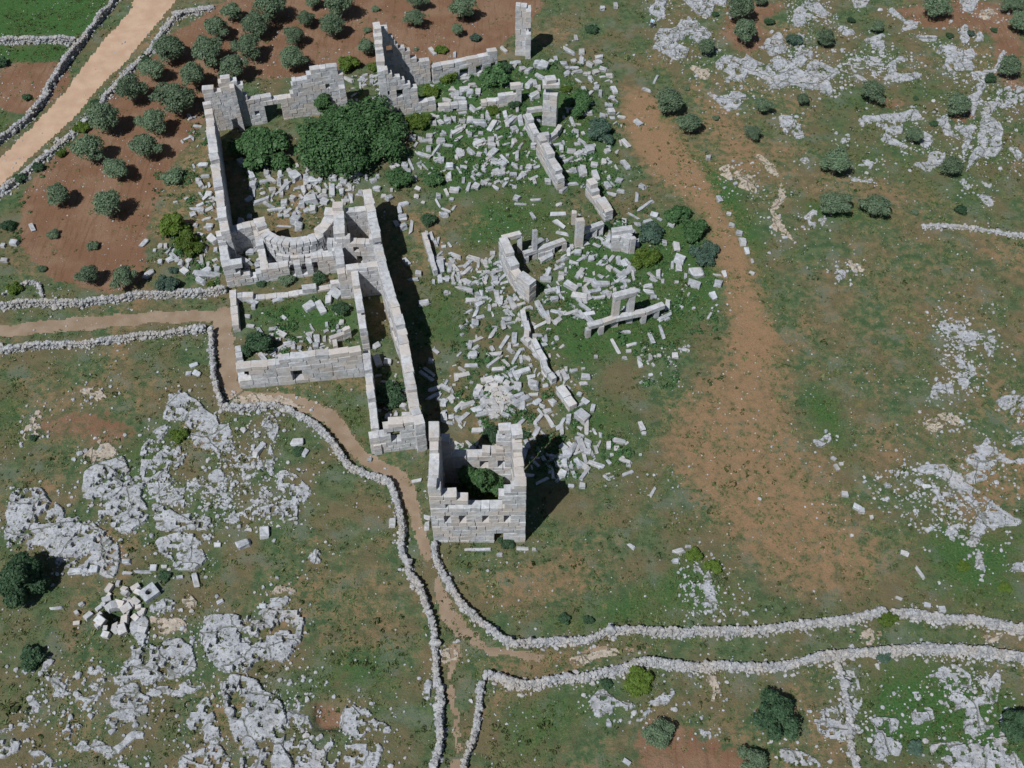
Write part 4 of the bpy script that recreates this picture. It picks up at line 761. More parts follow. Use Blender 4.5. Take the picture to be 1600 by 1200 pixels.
drywall('tumbled dry stone wall between pale road and olive orchard', [(-20, 318), (0, 302), (50, 266), (100, 222), (150, 172), (190, 127), (230, 86), (262, 42), (285, 22)], 1.1, .6, .8, 1.5)
drywall('tumbled stone bank above the orchard beside the road', [(270, 24), (300, 20), (335, 14)], 1.6, .5, .8, 1.5)
drywall('low broken dry stone wall in the right meadow reaching the right edge', [(1440, 354), (1500, 357), (1530, 362), (1560, 365), (1620, 374)], .7, .4, .7, 1.2)
drywall('thin bent row of stones above the left path wall', [(5, 462), (28, 450), (48, 440), (62, 446), (70, 465)], .45, .35, .8, .5)
# ------------------------------------------------------------------ labels: say which one by look, nearest landmark and side
LM = [('square roofless tower', 750, 790), ('long roofless hall', 610, 560), ('semicircular apse', 462, 375), ('annexe window', 466, 586), ('gable fragment', 625, 140), ('lone top pier', 817, 60), ('capital-topped pier', 860, 165),
      ('long spur wall', 858, 255), ('central ruined house', 806, 430), ('stone portico', 972, 495), ('fig thicket', 545, 215), ('round press bed', 772, 610), ('crooked slab line', 840, 545), ('thick leaning wall', 935, 315), ('three-doorway low wall', 725, 110),
      ('left church wall', 335, 260), ('wandering field wall', 560, 735), ('downhill field wall', 680, 1000), ('left path walls', 180, 490), ('pale dirt road', 110, 160), ('lower lane wall', 1000, 1040), ('jagged rock belt', 1190, 110), ('rock-cut lane', 1530, 190),
      ('collapsed cistern', 177, 960), ('big dark tree', 40, 900), ('big square slab', 395, 1000), ('cube-like fallen block', 910, 650), ('court beside the hall', 770, 335), ('broken door frame', 912, 360), ('standing person', 1018, 38), ('broad two-armed rock', 1390, 195), ('right meadow wall', 1520, 355)]
ORD = ['nearest', 'second nearest', 'third nearest', 'fourth nearest', 'fifth nearest', 'sixth nearest', 'seventh nearest', 'eighth nearest', 'ninth nearest', 'tenth nearest', 'eleventh nearest', 'twelfth nearest']
def auto_label(items, group, cat):
    """items: (object, description, px, py); gives each its own label"""
    B = {}
    for o, desc, x, y in items:
        l = min(LM, key=lambda q: (q[1] - x) ** 2 + (q[2] - y) ** 2); dx, dy = x - l[1], y - l[2]
        side = ('right of' if dx > 0 else 'left of') if abs(dx) > abs(dy) else ('below' if dy > 0 else 'above')
        B.setdefault((desc, side, l[0]), []).append((dx * dx + dy * dy, o))
    for (desc, side, l), L in B.items():
        L.sort(key=lambda q: q[0])
        for i, (_, o) in enumerate(L):
            tag(o, '%s %s the %s' % (desc, side, l) + ('' if len(L) == 1 else ', ' + (ORD[i] if i < len(ORD) else 'among the farthest')), cat, group)
# ------------------------------------------------------------------ fallen blocks traced on the photo: (x, y, length, width, angle) per zoom frame
FB = {'r': '430,40,60,35,60 515,30,55,35,35 300,90,45,35,20 365,135,60,30,10 660,30,70,35,-40 690,105,75,35,20 740,75,85,22,50 820,122,50,30,15 918,135,45,35,15 690,150,60,25,-15 725,175,65,35,-10 810,185,60,30,-5 765,212,35,25,-20 885,190,40,35,-30 850,207,35,25,-30 570,185,45,20,-5 462,220,50,28,95 500,268,90,32,105 550,272,55,45,20 605,240,55,25,20 645,250,30,25,0 695,235,45,22,-30 400,295,75,32,5 345,310,60,28,65 380,355,35,30,0 290,335,40,35,0 285,380,70,20,60 345,430,80,18,20 395,410,50,20,-45 330,465,60,40,-10 365,200,50,40,90 430,150,70,18,60 530,160,60,14,-25 605,150,35,25,20 470,130,60,18,15 100,540,115,32,95 45,550,60,40,-20 40,490,60,35,-10 20,430,60,40,80 55,385,60,20,-10 185,375,30,20,20 820,265,35,25,30 830,350,45,40,20 860,388,90,16,0 965,358,80,16,-3 945,470,70,25,60 1130,395,50,25,-15 1120,462,130,28,-3 1130,530,100,30,35 1150,590,95,25,12 1215,245,100,22,-3 1050,235,50,40,0 1185,160,100,14,5 1230,158,35,30,0 1285,150,40,40,0 1300,175,50,40,0 1370,115,55,40,0 1380,195,90,50,70 1465,260,60,35,55 1490,235,75,14,48 1545,225,50,35,20 1558,298,65,30,10 1490,320,80,20,15 1580,110,60,30,50 365,665,50,22,60 325,680,40,20,0 300,730,60,20,-40 400,745,100,28,25 665,733,40,28,0 490,855,85,32,-45 565,805,60,32,95 500,795,45,30,-50 430,885,55,28,75 690,845,50,30,-25 650,795,60,28,70 615,805,40,30,0 600,860,100,20,0 300,910,55,45,85 350,910,55,40,85 390,915,50,30,75 255,930,40,25,90 490,935,60,38,25 440,935,25,25,0 680,915,55,45,0 350,1005,50,25,-10 190,1075,85,35,-15 510,1000,45,40,0 590,1010,50,35,80 645,980,65,30,-15 570,1085,60,40,-30 550,1140,75,35,-65 640,1105,40,25,90 725,1055,85,38,100 790,1045,60,25,10 760,1070,30,25,60 870,1135,80,25,-45 785,1140,80,25,35 895,1180,60,25,100 1000,1120,130,55,55 1040,880,100,38,-60 1125,830,75,25,-20 1145,870,45,25,0 1140,905,45,35,0 1210,965,110,45,28 1120,990,60,40,80 1095,1050,60,40,-10 1270,1030,130,45,12 1420,945,135,38,-5 1335,915,80,30,8 1270,950,40,28,0 1450,1000,55,30,-20 1515,980,28,28,0 1410,1035,90,25,-5 1110,1135,110,30,12 1430,785,70,30,-40 1540,775,60,40,90 1350,770,45,40,0 1255,725,55,40,0 1195,720,60,35,90 1415,885,50,25,30 1580,960,50,30,-30 1555,910,90,25,-25 210,600,75,30,80 240,610,80,38,75 265,650,70,30,70 285,640,60,25,100',
 't': '765,280,55,40,-40 655,305,90,22,-25 200,295,75,18,-40 250,300,50,45,0 365,350,90,32,-60 255,400,100,15,-22 430,412,105,28,-55 235,495,60,40,0 362,490,105,28,-5 470,460,55,28,40 510,495,115,25,-60 365,535,105,22,-38 440,540,60,25,45 225,560,95,25,0 390,580,90,28,-5 480,580,95,18,-35 540,600,120,35,-15 500,620,80,25,60 515,690,50,45,0 615,690,70,60,10 690,690,40,22,0 600,630,60,30,-10 770,610,45,35,80 820,585,40,28,80 868,592,55,25,-15 925,580,30,18,-10 830,635,40,30,70 940,635,65,35,0 930,672,60,30,-8 810,660,40,22,-70 640,790,60,45,-35 670,820,40,30,20 735,790,50,50,40 705,845,60,40,-20 900,742,40,35,20 935,785,55,40,35 985,830,60,38,100 880,800,25,20,0 790,925,105,28,-62 715,905,100,35,58 645,900,85,32,-50 635,970,70,45,-60 830,920,30,30,0 1290,940,80,42,70 1305,985,35,30,0 505,755,120,25,-12 260,720,45,25,5 265,760,45,30,-10 65,700,90,30,25 20,735,40,25,-20 50,790,55,50,90 100,765,45,40,-30 150,815,85,30,-45 50,880,65,45,90 100,880,40,30,0 150,885,35,25,0 90,915,55,28,5 265,835,75,40,-15 440,872,60,30,15 440,795,50,25,-15 265,970,85,35,0 285,920,40,25,30 890,1018,45,30,0 955,1045,50,45,20 1155,1035,90,40,8 1085,1060,50,40,90 1135,1080,40,35,0 1025,1050,45,20,-60 995,970,45,22,60 1035,995,35,30,90 950,1103,50,38,10 845,1060,60,35,50 890,1080,55,25,-70 825,1115,70,50,0 800,1075,60,50,30 745,1130,80,25,15 675,1135,60,25,60 890,1165,60,35,65 1000,1175,115,38,18 1085,1160,40,25,50 1105,1115,25,22,0 1285,1115,15,15,0 1210,1185,35,25,0 810,1170,55,40,90 845,1175,40,30,60 1125,435,130,28,62 1415,345,120,28,72 1432,258,90,25,-28 1350,390,95,35,70 1228,430,70,25,-20 1190,350,80,20,0 1210,470,40,22,0 1305,455,40,15,-55 1185,512,40,25,0 1455,185,75,38,92 1005,505,25,22,0 1400,500,28,24,0 1345,510,40,35,80 1500,500,45,40,0 1570,465,60,25,15 710,330,35,15,0 470,290,90,16,-18 450,225,60,18,40 545,225,70,22,-50 560,285,65,35,-60 525,270,30,20,40 340,200,35,28,90 600,200,25,20,0 855,230,110,28,-20 960,235,90,26,-8 900,250,60,24,15 965,270,55,40,40 915,885,95,85,32',
 'q': '1280,415,60,28,60 1370,410,80,25,15 1430,465,80,40,65 1475,470,50,35,80 1525,455,80,45,60 1350,520,95,28,85 1415,535,65,60,20 1498,538,60,35,70 1580,500,60,35,65 1275,580,110,22,-25 1480,615,50,35,0 1555,615,50,45,0 980,1090,45,38,0 480,838,50,40,10 475,895,55,45,90 235,870,70,60,90 75,437,38,38,0 400,580,75,28,-10 980,590,95,60,-60 1180,540,90,30,0 760,1055,60,20,0 850,1055,150,18,0 1140,1045,90,28,0 1222,1050,35,32,0 2045,655,80,30,-60',
 's': '700,115,85,35,60 815,270,50,38,20 780,340,75,35,95 840,400,125,25,-35 880,372,40,25,-20 750,470,100,16,30 855,510,70,25,-15 900,470,60,35,20 935,495,40,22,30 1015,535,55,40,10 785,530,50,25,10 690,520,60,45,90 640,525,50,30,20 970,660,40,38,0 1055,690,70,55,80 1075,780,80,60,20 1070,830,65,60,90 1025,810,50,28,90 880,880,65,25,45 890,910,60,25,25 928,875,60,45,90 960,925,40,35,90 858,955,75,35,-5 768,985,95,32,5 865,1000,80,30,5 695,960,40,28,-30 895,1035,45,28,0 1195,875,95,75,-8 1118,885,40,30,90 1175,950,100,45,18 1340,945,60,50,10 1390,880,60,40,70 1340,882,60,15,0 1310,1030,65,50,60 1085,1100,40,22,35 1175,1110,25,22,0 1055,930,32,22,0 740,850,65,45,30 690,800,60,45,60 650,770,50,40,80 970,1175,105,28,-25 1285,1160,55,22,-60 1350,355,50,40,60 1420,460,40,25,10 1440,535,50,35,10 1490,595,55,35,10 1510,630,50,25,0 1515,660,45,45,0 1545,720,60,45,70 1580,870,45,25,20 1580,780,40,25,70 1275,70,35,28,0 540,630,120,22,10',
 'n': '515,360,65,28,45 668,378,45,32,90 1090,430,90,22,-3 1010,340,60,25,40 1185,485,60,30,-40 1240,450,55,45,0 1285,460,75,50,15 1260,530,80,28,35 1140,480,50,30,-20 1465,350,85,20,25 1555,355,35,35,0 1550,420,45,40,90 1370,400,40,35,80 1345,420,40,25,20 1495,410,45,18,0 1430,438,50,28,0 1490,462,70,16,0 1520,487,90,22,-12 1455,500,40,40,-40 1580,505,40,25,10 1190,580,70,45,-50 1225,575,40,40,60 1220,665,80,50,-20 1255,605,40,30,90 655,620,60,20,10 735,620,80,28,-5 670,660,65,30,0 780,650,60,60,0 830,640,60,50,90 600,690,40,25,0 620,700,60,30,10 1105,758,35,30,90 520,850,50,35,0 570,845,40,40,50 625,840,55,40,0 665,820,40,35,90 720,835,55,28,0 775,830,50,38,0 845,855,100,45,0 860,805,50,30,90 890,800,45,25,90 930,870,90,42,-52 975,880,50,22,-50 968,800,40,40,80 1020,790,60,38,80 1065,835,110,45,-48 1125,830,70,45,80 1080,895,50,35,-20 690,905,100,30,-20 590,930,45,22,-15 700,955,70,22,-35 490,940,50,40,0 430,960,40,28,0 375,955,55,38,0 775,930,35,35,0 850,920,40,22,0 575,975,65,40,0 500,978,35,35,0 490,1030,40,40,0 540,1040,100,25,-50 450,1075,110,28,18 620,1005,80,22,15 710,1055,65,35,60 780,1050,60,38,35 575,1110,45,40,0 830,990,75,32,-20 830,965,60,20,15 920,970,50,40,0 925,1005,60,35,0 960,960,100,25,75 870,968,40,25,60 935,1055,70,40,-40 905,1095,50,28,-40 1010,1095,90,25,50 960,1130,80,35,15 1000,1140,60,50,30 1085,1145,50,30,20 1185,1160,50,35,10 1035,1075,28,25,0 885,1045,45,22,80 840,1065,40,30,10 1090,970,40,30,50 990,940,50,15,-20 1030,990,60,16,-10 1180,1060,50,20,-60 1215,1020,40,25,0 635,1155,60,35,5 730,1160,55,30,5 460,1155,60,16,45 255,1155,60,30,-10 320,1145,40,40,0 1130,1155,30,25,90 1490,850,70,22,65 1555,980,70,20,40 1500,920,45,25,10 1410,1030,55,40,90 1480,1045,70,28,5 1530,1070,60,40,-30 1590,1050,45,40,90 1330,965,50,20,-20 1370,1000,80,18,-10 1410,1085,50,22,-20 1250,830,40,35,80 1560,1170,50,45,0 1490,1180,60,28,0 240,880,60,35,0 310,875,60,35,-10 500,590,90,20,10 470,530,50,30,30 740,545,70,25,0 700,685,100,30,-5 360,1130,110,25,65',
 'o': '345,65,50,50,40 410,150,60,50,60 425,225,60,50,0 505,195,95,30,-15 520,140,40,40,0 610,140,45,40,90 605,200,50,45,80 560,250,55,30,-10 620,275,40,35,90 660,235,40,35,90 720,160,75,65,45 680,120,50,30,40 790,175,40,40,0 850,185,110,40,-5 775,245,75,50,80 810,230,35,35,0 880,235,50,40,50 920,260,35,35,0 975,165,65,45,0 970,250,90,50,90 1040,265,50,50,90 1055,195,50,50,0 1095,235,50,35,80 1105,300,70,45,80 1030,215,35,30,0 820,320,100,70,-10 765,345,50,50,0 920,325,55,40,20 850,285,50,40,0 840,385,50,45,0 795,385,50,30,-20 740,400,40,25,30 655,400,60,25,-40 710,408,35,30,0 610,420,40,25,0 585,380,140,20,-8 480,325,135,30,-15 390,315,60,35,-30 640,335,50,40,0 700,310,40,40,20 720,460,70,60,10 640,495,120,16,0 740,500,60,60,0 975,120,40,25,90 1140,130,40,30,0 1210,160,50,35,90 1260,180,50,30,-20 1290,150,35,30,0 1140,190,40,30,-20 1110,160,50,22,-10 1170,270,35,35,0 1410,85,60,35,-20 1480,85,40,30,0 1500,120,50,40,0 1550,165,45,40,90 1560,290,40,35,0 1570,240,45,30,20 1280,240,60,35,10 1330,290,40,25,0 1370,305,55,35,-30 1470,345,80,28,-15 1440,385,60,30,80 1460,440,70,40,-10 1420,480,50,35,60 1470,505,50,45,-20 1385,250,35,25,90 1490,745,70,35,50 1570,830,50,40,0 1535,870,75,16,0 75,85,80,35,-5 90,155,70,22,-5 45,190,35,35,0 115,280,55,40,0 120,330,70,16,-5 60,280,50,12,60 70,400,30,30,0 10,415,35,30,-60 120,510,45,40,90 55,555,50,22,15 145,600,60,60,40 90,660,40,40,0 165,665,40,35,90 65,730,60,30,80 160,735,40,28,-30 110,765,40,30,90 95,825,80,45,-35 175,805,45,40,90 60,885,55,45,25 25,495,30,28,0 550,730,70,50,-40 605,745,50,40,10 350,750,110,60,30 400,680,70,50,0 330,570,90,40,0 290,550,60,60,0 345,480,50,60,0 395,440,40,50,0',
 'p': '290,380,60,35,55 380,370,60,30,-10 370,410,35,35,0 440,400,90,40,30 420,440,40,30,0 490,470,60,35,-10 460,500,45,35,0 525,490,45,40,90 565,500,35,35,0 635,215,90,60,-30 715,220,100,60,60 770,170,70,60,90 825,130,90,80,30 860,320,40,35,0 880,370,50,35,-30 845,380,35,30,0 690,440,70,60,80 680,485,45,40,0 640,445,60,40,60 640,520,35,30,0 740,435,40,30,90 225,345,60,25,10 210,280,40,30,0 250,215,35,35,0 460,290,40,30,30 1430,185,85,40,-10 1360,20,70,16,0 1500,40,35,28,90 1545,20,60,30,90 1590,115,40,35,0 1515,520,60,25,40 1480,590,40,35,10 1450,690,135,30,35 1465,660,100,25,38 1500,830,115,30,-25 1510,780,100,35,-15 1290,900,60,45,20 1185,985,50,50,10 1240,960,28,30,0 1170,920,40,16,30 1120,935,28,25,0 1310,960,80,35,0 1570,870,50,50,20 1580,980,60,40,80 1100,485,60,50,-30 1110,590,90,60,70 1180,600,60,50,0 240,180,90,40,20 420,170,90,30,-15',
 'j': '185,350,50,40,70 80,445,50,35,10 15,460,30,30,0 25,550,45,25,0 845,445,60,28,-45 870,628,75,40,-35 940,460,30,28,0 970,462,35,30,90 905,488,20,20,0 938,555,28,28,0 998,537,55,28,-30 1060,565,35,35,0 1110,550,40,32,-30 1080,610,45,42,35 1180,540,65,26,90 1205,615,75,38,-35 1220,570,35,28,90 1175,670,55,38,25 1272,605,35,35,0 1185,262,28,28,0 1130,282,40,30,-20 1145,342,28,25,0 1225,350,45,35,0 1160,85,30,28,0',
 'f': '35,298,75,20,25 108,300,35,28,0 75,215,40,30,80 210,333,55,22,-5 110,355,45,35,90 155,372,45,25,20 60,352,35,16,0 55,390,95,18,0 235,402,50,28,10 272,438,45,25,0 192,420,40,28,-20 140,425,45,18,0 160,458,30,22,20 298,525,45,32,60 195,510,32,30,0 218,545,40,30,90 285,572,40,22,5 268,612,55,22,10 280,655,45,32,-10 232,680,40,25,0 345,682,55,18,0 290,688,35,18,0 440,715,55,28,40 365,835,65,30,45 50,712,60,20,65 75,775,35,30,0 85,840,40,16,0 110,825,55,16,35 155,882,60,40,-10 258,880,35,28,-20 238,945,32,32,0 268,930,45,16,45 232,50,35,22,0 308,30,40,30,80 540,460,70,18,-60 490,520,60,18,20 850,925,30,25,0',
 'b': '405,140,90,40,-5 455,135,40,30,90 505,133,50,50,0 765,145,90,22,-5 820,122,40,40,0 885,150,55,25,0 680,150,60,18,0 675,90,45,35,0 878,115,35,22,0 1045,185,90,45,80 1178,305,45,28,-30 960,172,40,22,-10 435,318,35,28,-30 300,340,70,20,-5 1480,320,70,40,-10 1410,330,40,35,0',
 'a': '1320,740,65,60,90 1215,800,75,50,-25 1295,330,90,35,-55 1085,800,38,28,0 1490,290,70,40,0 1525,345,40,30,-60',
 'k': '1135,560,55,28,-20 1105,610,40,30,0 1155,610,50,40,20', 'd': '410,1165,50,30,35 670,90,40,35,0 690,35,60,35,-20 740,10,40,22,0 325,430,30,25,0 435,5,50,25,35',
 'e': '885,150,75,22,55 800,45,45,30,10 770,285,40,20,20 925,325,30,45,90 1005,345,40,40,0', 'i': '780,740,40,32,0 600,870,60,40,20 625,890,40,40,0 525,790,45,40,0 960,718,45,30,40 1010,742,55,28,0 1065,770,40,35,30 1120,788,40,22,10 1025,995,50,35,-30 880,1140,50,30,20 685,925,25,25,0 570,1030,20,20,0 460,580,40,25,30 480,630,45,28,60 505,612,28,25,0'}
blocks = []
for kz, txt in FB.items():
    for tok in txt.split():
        x, y, l, w, a = map(float, tok.split(',')); px, py = zp(kz, x, y); s = ZM[kz][2]
        hh = 0.22; a_ = R(a); dx, dy = math.cos(a_) * l * .46 / s, math.sin(a_) * l * .46 / s
        p, q = at(px - dx, py - dy, hh), at(px + dx, py + dy, hh); c = (p + q) / 2; d = q - p
        u1, u2 = at(px - math.sin(a_) * w * .43 / s, py + math.cos(a_) * w * .43 / s, hh), at(px + math.sin(a_) * w * .43 / s, py - math.cos(a_) * w * .43 / s, hh)
        L, Wd = np.linalg.norm(d), np.linalg.norm(u1 - u2) * .86; L = max(L, .3); Wd = float(np.clip(Wd, .25, 2.2))
        if a % 180 > 60 and a % 180 < 120: L *= .9                     # seen end-on: its height adds to its apparent length
        blocks.append((c[0], c[1], L, min(Wd, L * 1.3), math.atan2(d[1], d[0]), px, py, l * w / s / s))
blocks.sort(key=lambda b: -b[7]); items = []
def block_dims(b):
    L, Wd = b[2], b[3]; H = min(Wd * random.uniform(.65, 1.0), .95); return L, Wd, H
for i, b in enumerate(blocks[:300]):
    L, Wd, H = block_dims(b); g = float(gz(b[0], b[1]))
    o = add('fallen_block', random.choice(M['fall_meshes']), None, (b[0], b[1], g + H * .27), (random.gauss(0, .14), random.gauss(0, .08), b[4]), (L, Wd, H))
    r = L / Wd; size = 'large ' if L * Wd > 1.9 else ('small ' if L * Wd < .75 else ''); shape = 'long beam-like' if r > 2.7 else ('oblong' if r > 1.5 else 'squarish')
    items.append((o, '%s%s fallen limestone block' % (size, shape), b[5], b[6]))
auto_label(items, 'fallen limestone blocks', 'stone block')
rest = blocks[300:]; n = len(rest)
# smaller fallen stones and rubble: too many to count
RUB = [(260, [(640, 170), (820, 165), (860, 230), (850, 290), (700, 300), (650, 260)]), (160, [(390, 250), (560, 270), (570, 300), (530, 320), (440, 340), (390, 300)]), (200, [(670, 400), (800, 400), (830, 480), (720, 480)]), (330, [(730, 470), (860, 470), (900, 600), (930, 720), (840, 740), (690, 650), (680, 600)]),
       (330, [(830, 380), (1000, 350), (1100, 430), (1050, 500), (850, 500)]), (150, [(880, 90), (960, 90), (980, 280), (880, 300)]), (120, [(760, 590), (800, 590), (810, 650), (750, 650)]), (150, [(400, 370), (510, 380), (510, 410), (400, 415)]), (90, [(430, 510), (530, 505), (520, 560), (400, 560)]),
       (60, [(585, 580), (640, 580), (650, 660), (600, 660)]), (90, [(355, 380), (400, 380), (410, 440), (360, 440)]), (90, [(540, 120), (600, 110), (600, 180), (550, 180)]), (110, [(290, 180), (330, 180), (350, 400), (340, 450), (260, 420)]), (90, [(990, 540), (1080, 530), (1060, 610), (1000, 600)]), (60, [(690, 690), (810, 690), (800, 760), (700, 740)]),
       (50, [(840, 680), (990, 680), (980, 750), (850, 750)]), (70, [(720, 110), (830, 100), (820, 170), (700, 160)]), (110, [(1060, 860), (1120, 860), (1190, 960), (1060, 970)]), (140, [(1340, 740), (1450, 720), (1500, 830), (1400, 830)]), (90, [(1460, 500), (1560, 470), (1540, 620), (1460, 620)])]
pos = [(b[0], b[1]) for b in rest]; dims = [block_dims(b) for b in rest]; ang = [b[4] for b in rest]
for cnt, P in RUB:
    P = np.array(P, float); lo, hi = P.min(0), P.max(0); got = 0; cnt = int(cnt * (0.58 if P[0][0] < 1000 else 1))
    while got < cnt:
        x, y = rng.uniform(lo, hi); 
        if not inpoly(np.array([x]), np.array([y]), P)[0]: continue
        s_ = rng.lognormal(math.log(.13 if x > 1000 else .29), .35); c = at(x, y); pos.append((c[0], c[1])); dims.append((s_ * rng.uniform(1.3, 3.6 if x < 1000 else 1.8), s_ * rng.uniform(.8, 1.1), s_ * .75)); ang.append(rng.choice([.25, .9, 2.2, 1.75]) + rng.normal(0, .3)); got += 1
pos = np.array(pos); dims = np.array(dims); nn = len(pos)
P3 = np.stack([pos[:, 0], pos[:, 1], gz(pos[:, 0], pos[:, 1]) + dims[:, 2] * .24], 1)
o = add('fallen_rubble', scatter_mesh('fallen_rubble', FALLT, P3, dims, euler_m(rng.normal(0, .12, nn), rng.normal(0, .1, nn), np.array(ang)), M['loose']))
tag(o, 'smaller fallen stones and rubble strewn through the ruins', 'rubble', kind='stuff')
# pebbles and loose stones all over the meadow
N = 22000; x = rng.uniform(-72, 72, N); y = rng.uniform(26, 136, N); q = fbm(x / 6, y / 6, 61, 3); keep = rng.random(N) < np.clip((q - .35) * 3, .05, 1)
x, y = x[keep], y[keep]; ex = []
for (k, label, h, holes, tan, pts) in OC:               # broken pieces lie thickest round the outcrops
    wp = wpoly(k, pts); lo, hi = wp.min(0) - .8, wp.max(0) + .8; m_ = int(np.prod(hi - lo) * (1.1 + 5 * holes)); ex.append(np.stack([rng.uniform(lo[0], hi[0], m_), rng.uniform(lo[1], hi[1], m_)], 1))
ex = np.concatenate(ex); x = np.concatenate([x, ex[:, 0]]); y = np.concatenate([y, ex[:, 1]]); s_ = np.clip(rng.lognormal(math.log(.07), .5, len(x)), .04, .4); s_[-len(ex):] = np.clip(rng.lognormal(math.log(.13), .5, len(ex)), .06, .5)
size = np.stack([s_ * 1.4, s_ * 1.1, s_ * .8], 1)
o = add('loose_stones', scatter_mesh('loose_stones', COB[:4], np.stack([x, y, gz(x, y) + s_ * .2], 1), size, rotz(rng.uniform(0, 6.28, len(x))), M['loose']))
tag(o, 'small loose stones scattered over the meadow', 'stones', kind='stuff')
# --- collapsed cistern: a ring of boulders round a dark hole
cs = Ruin('collapsed_cistern', 'collapsed cistern ringed by pale boulders around a black hole', 'cistern', 177, 966); cc = A(177, 966)
for q in range(15):
    a = q / 15 * 2 * math.pi + random.uniform(-.2, .2); r_ = random.uniform(.95, 1.7); s_ = random.uniform(.35, .95); cs.stone((cc[0] + r_ * math.cos(a), cc[1] + r_ * math.sin(a), .15), (s_, s_ * .8, s_ * .8), random.uniform(0, 3), 'boulder', (random.gauss(0, .2), random.gauss(0, .2)))
for q in range(22):
    a = random.uniform(-.5, 3.4); r_ = random.uniform(1.6, 3.3); s_ = random.uniform(.35, .7); cs.stone((cc[0] + r_ * math.cos(a), cc[1] + r_ * math.sin(a), .12), (s_ * 1.2, s_ * .8, s_ * .7), random.uniform(0, 3), 'boulder', (random.gauss(0, .2), random.gauss(0, .2)))
cs.build()
# --- square well stone with a round hole
hc = A(*zp('b', 805, 270)); we = empty('well_stone', hc[0], hc[1], float(gz(*hc))); tag(we, 'square pale stone with a round dark hole, right of the cistern', 'well stone')
V = []; F = []; n = 24
for z_ in (.55, -.1):
    for rad in (None, .27):
        for q in range(n):
            a = q / n * 2 * math.pi; c_, s_ = math.cos(a), math.sin(a); r_ = rad if rad else .62 / max(abs(c_), abs(s_)); V.append((r_ * c_ * 1.15, r_ * s_, z_))
for q in range(n):
    r2 = (q + 1) % n; F += [(q, r2, n + r2, n + q), (n + q, n + r2, 3 * n + r2, 3 * n + q), (2 * n + q, 2 * n + r2, r2, q)]
o = add('stone_rim', arr_mesh('well_stone', V, F, [M['fallen']]), we); o.rotation_euler = (0, 0, .75)
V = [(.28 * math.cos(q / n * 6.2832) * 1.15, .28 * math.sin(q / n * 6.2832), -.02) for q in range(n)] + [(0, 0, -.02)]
add('hole_shade_disc', arr_mesh('hole_shade_disc', V, [(q, (q + 1) % n, n) for q in range(n)], [M['trousers']]), we)  # near-black disc: the shade down the hole is put into its colour
# ------------------------------------------------------------------ foliage
def foliage(name, lobes, n, leaf, mat, seed, up=0.4, shell=0.55):
    """many small leaf sprays through lobes [(x,y,z,rx,ry,rz)]"""
    r = np.random.default_rng(seed); L = np.array(lobes); w = (L[:, 3] * L[:, 4]) ; w = w / w.sum(); k = r.choice(len(L), n, p=w)
    d = r.normal(0, 1, (n, 3)); d /= np.linalg.norm(d, axis=1)[:, None]; d[:, 2] = np.where(d[:, 2] < -.35, -d[:, 2], d[:, 2])
    rad = 1 - shell * r.random(n) ** 1.6
    lump = 0.82 + 0.36 * vnoise(d[:, 0] * 3 + k * 7.7 + seed, d[:, 1] * 3 + d[:, 2] * 2.3, seed); p = L[k, :3] + d * L[k, 3:6] * (rad * lump)[:, None]
    p[:, 2] = np.maximum(p[:, 2], 0.08)
    nrm = d + r.normal(0, .55, (n, 3)) + np.array((0, 0, up)); nrm /= np.linalg.norm(nrm, axis=1)[:, None]
    t = np.cross(nrm, r.normal(0, 1, (n, 3))); t /= np.linalg.norm(t, axis=1)[:, None]; b = np.cross(nrm, t)
    s = leaf * r.lognormal(0, .3, n); a = s[:, None] * t; c = (s * r.uniform(.45, .9, n))[:, None] * b; bend = nrm * (s * r.uniform(-.25, .1, n))[:, None]
    V = np.stack([p - a + bend, p - c * .8, p + a + bend, p + c], 1).reshape(-1, 3); F = np.arange(n * 4).reshape(n, 4)
    tint = np.clip(r.normal(.5, .28, n), 0, 1); tint = np.repeat(tint, 4)
    return arr_mesh(name, V, F, [mat], col=np.stack([tint] * 3, 1))
def limbs(name, segs, mat):
    V = []; F = []; m = 7
    for p, q, r0, r1 in segs:
        p, q = np.array(p, float), np.array(q, float); d = q - p; d /= np.linalg.norm(d); u = np.cross(d, (.3, .9, .2)); u /= np.linalg.norm(u); v = np.cross(d, u); o = len(V)
        for c, r_ in ((p, r0), (q, r1)):
            for i in range(m): a = i / m * 2 * math.pi; V.append(c + (u * math.cos(a) + v * math.sin(a)) * r_)
        for i in range(m): F.append((o + i, o + (i + 1) % m, o + m + (i + 1) % m, o + m + i))
    return arr_mesh(name, V, F, [mat])
def tree_proto(seed, mat, n=6000, leaf=.10, open_=False, R0=2.0, H=3.6):
    r = random.Random(seed); lobes = []; segs = [((0, 0, -.2), (r.uniform(-.1, .1), r.uniform(-.1, .1), H * .3), .22, .16)]; base = segs[0][1]
    if not open_: lobes.append((0, 0, H * .56, R0 * .78, R0 * .78, H * .38))
    nl = r.choice((6, 8, 10)) if not open_ else 12; ex = r.uniform(.8, 1.2)
    for i in range(nl):
        a = i / nl * 6.283 + r.uniform(-.4, .4); q = r.uniform(.38, .78) * R0 * (ex if math.cos(2 * a) > 0 else 1 / ex); z = H * r.uniform(.40, .74); s = R0 * r.uniform(.30, .46)
        lobes.append((q * math.cos(a), q * math.sin(a), z, s, s, s * .8)); segs.append((base, (q * .8 * math.cos(a), q * .8 * math.sin(a), z), .10, .04))
    for i in range(3): lobes.append((r.uniform(-.3, .3) * R0, r.uniform(-.3, .3) * R0, H * .78, R0 * .36, R0 * .36, H * .18))
    return foliage('crown', lobes, n, leaf, mat, seed), limbs('trunk', segs, M['bark'])
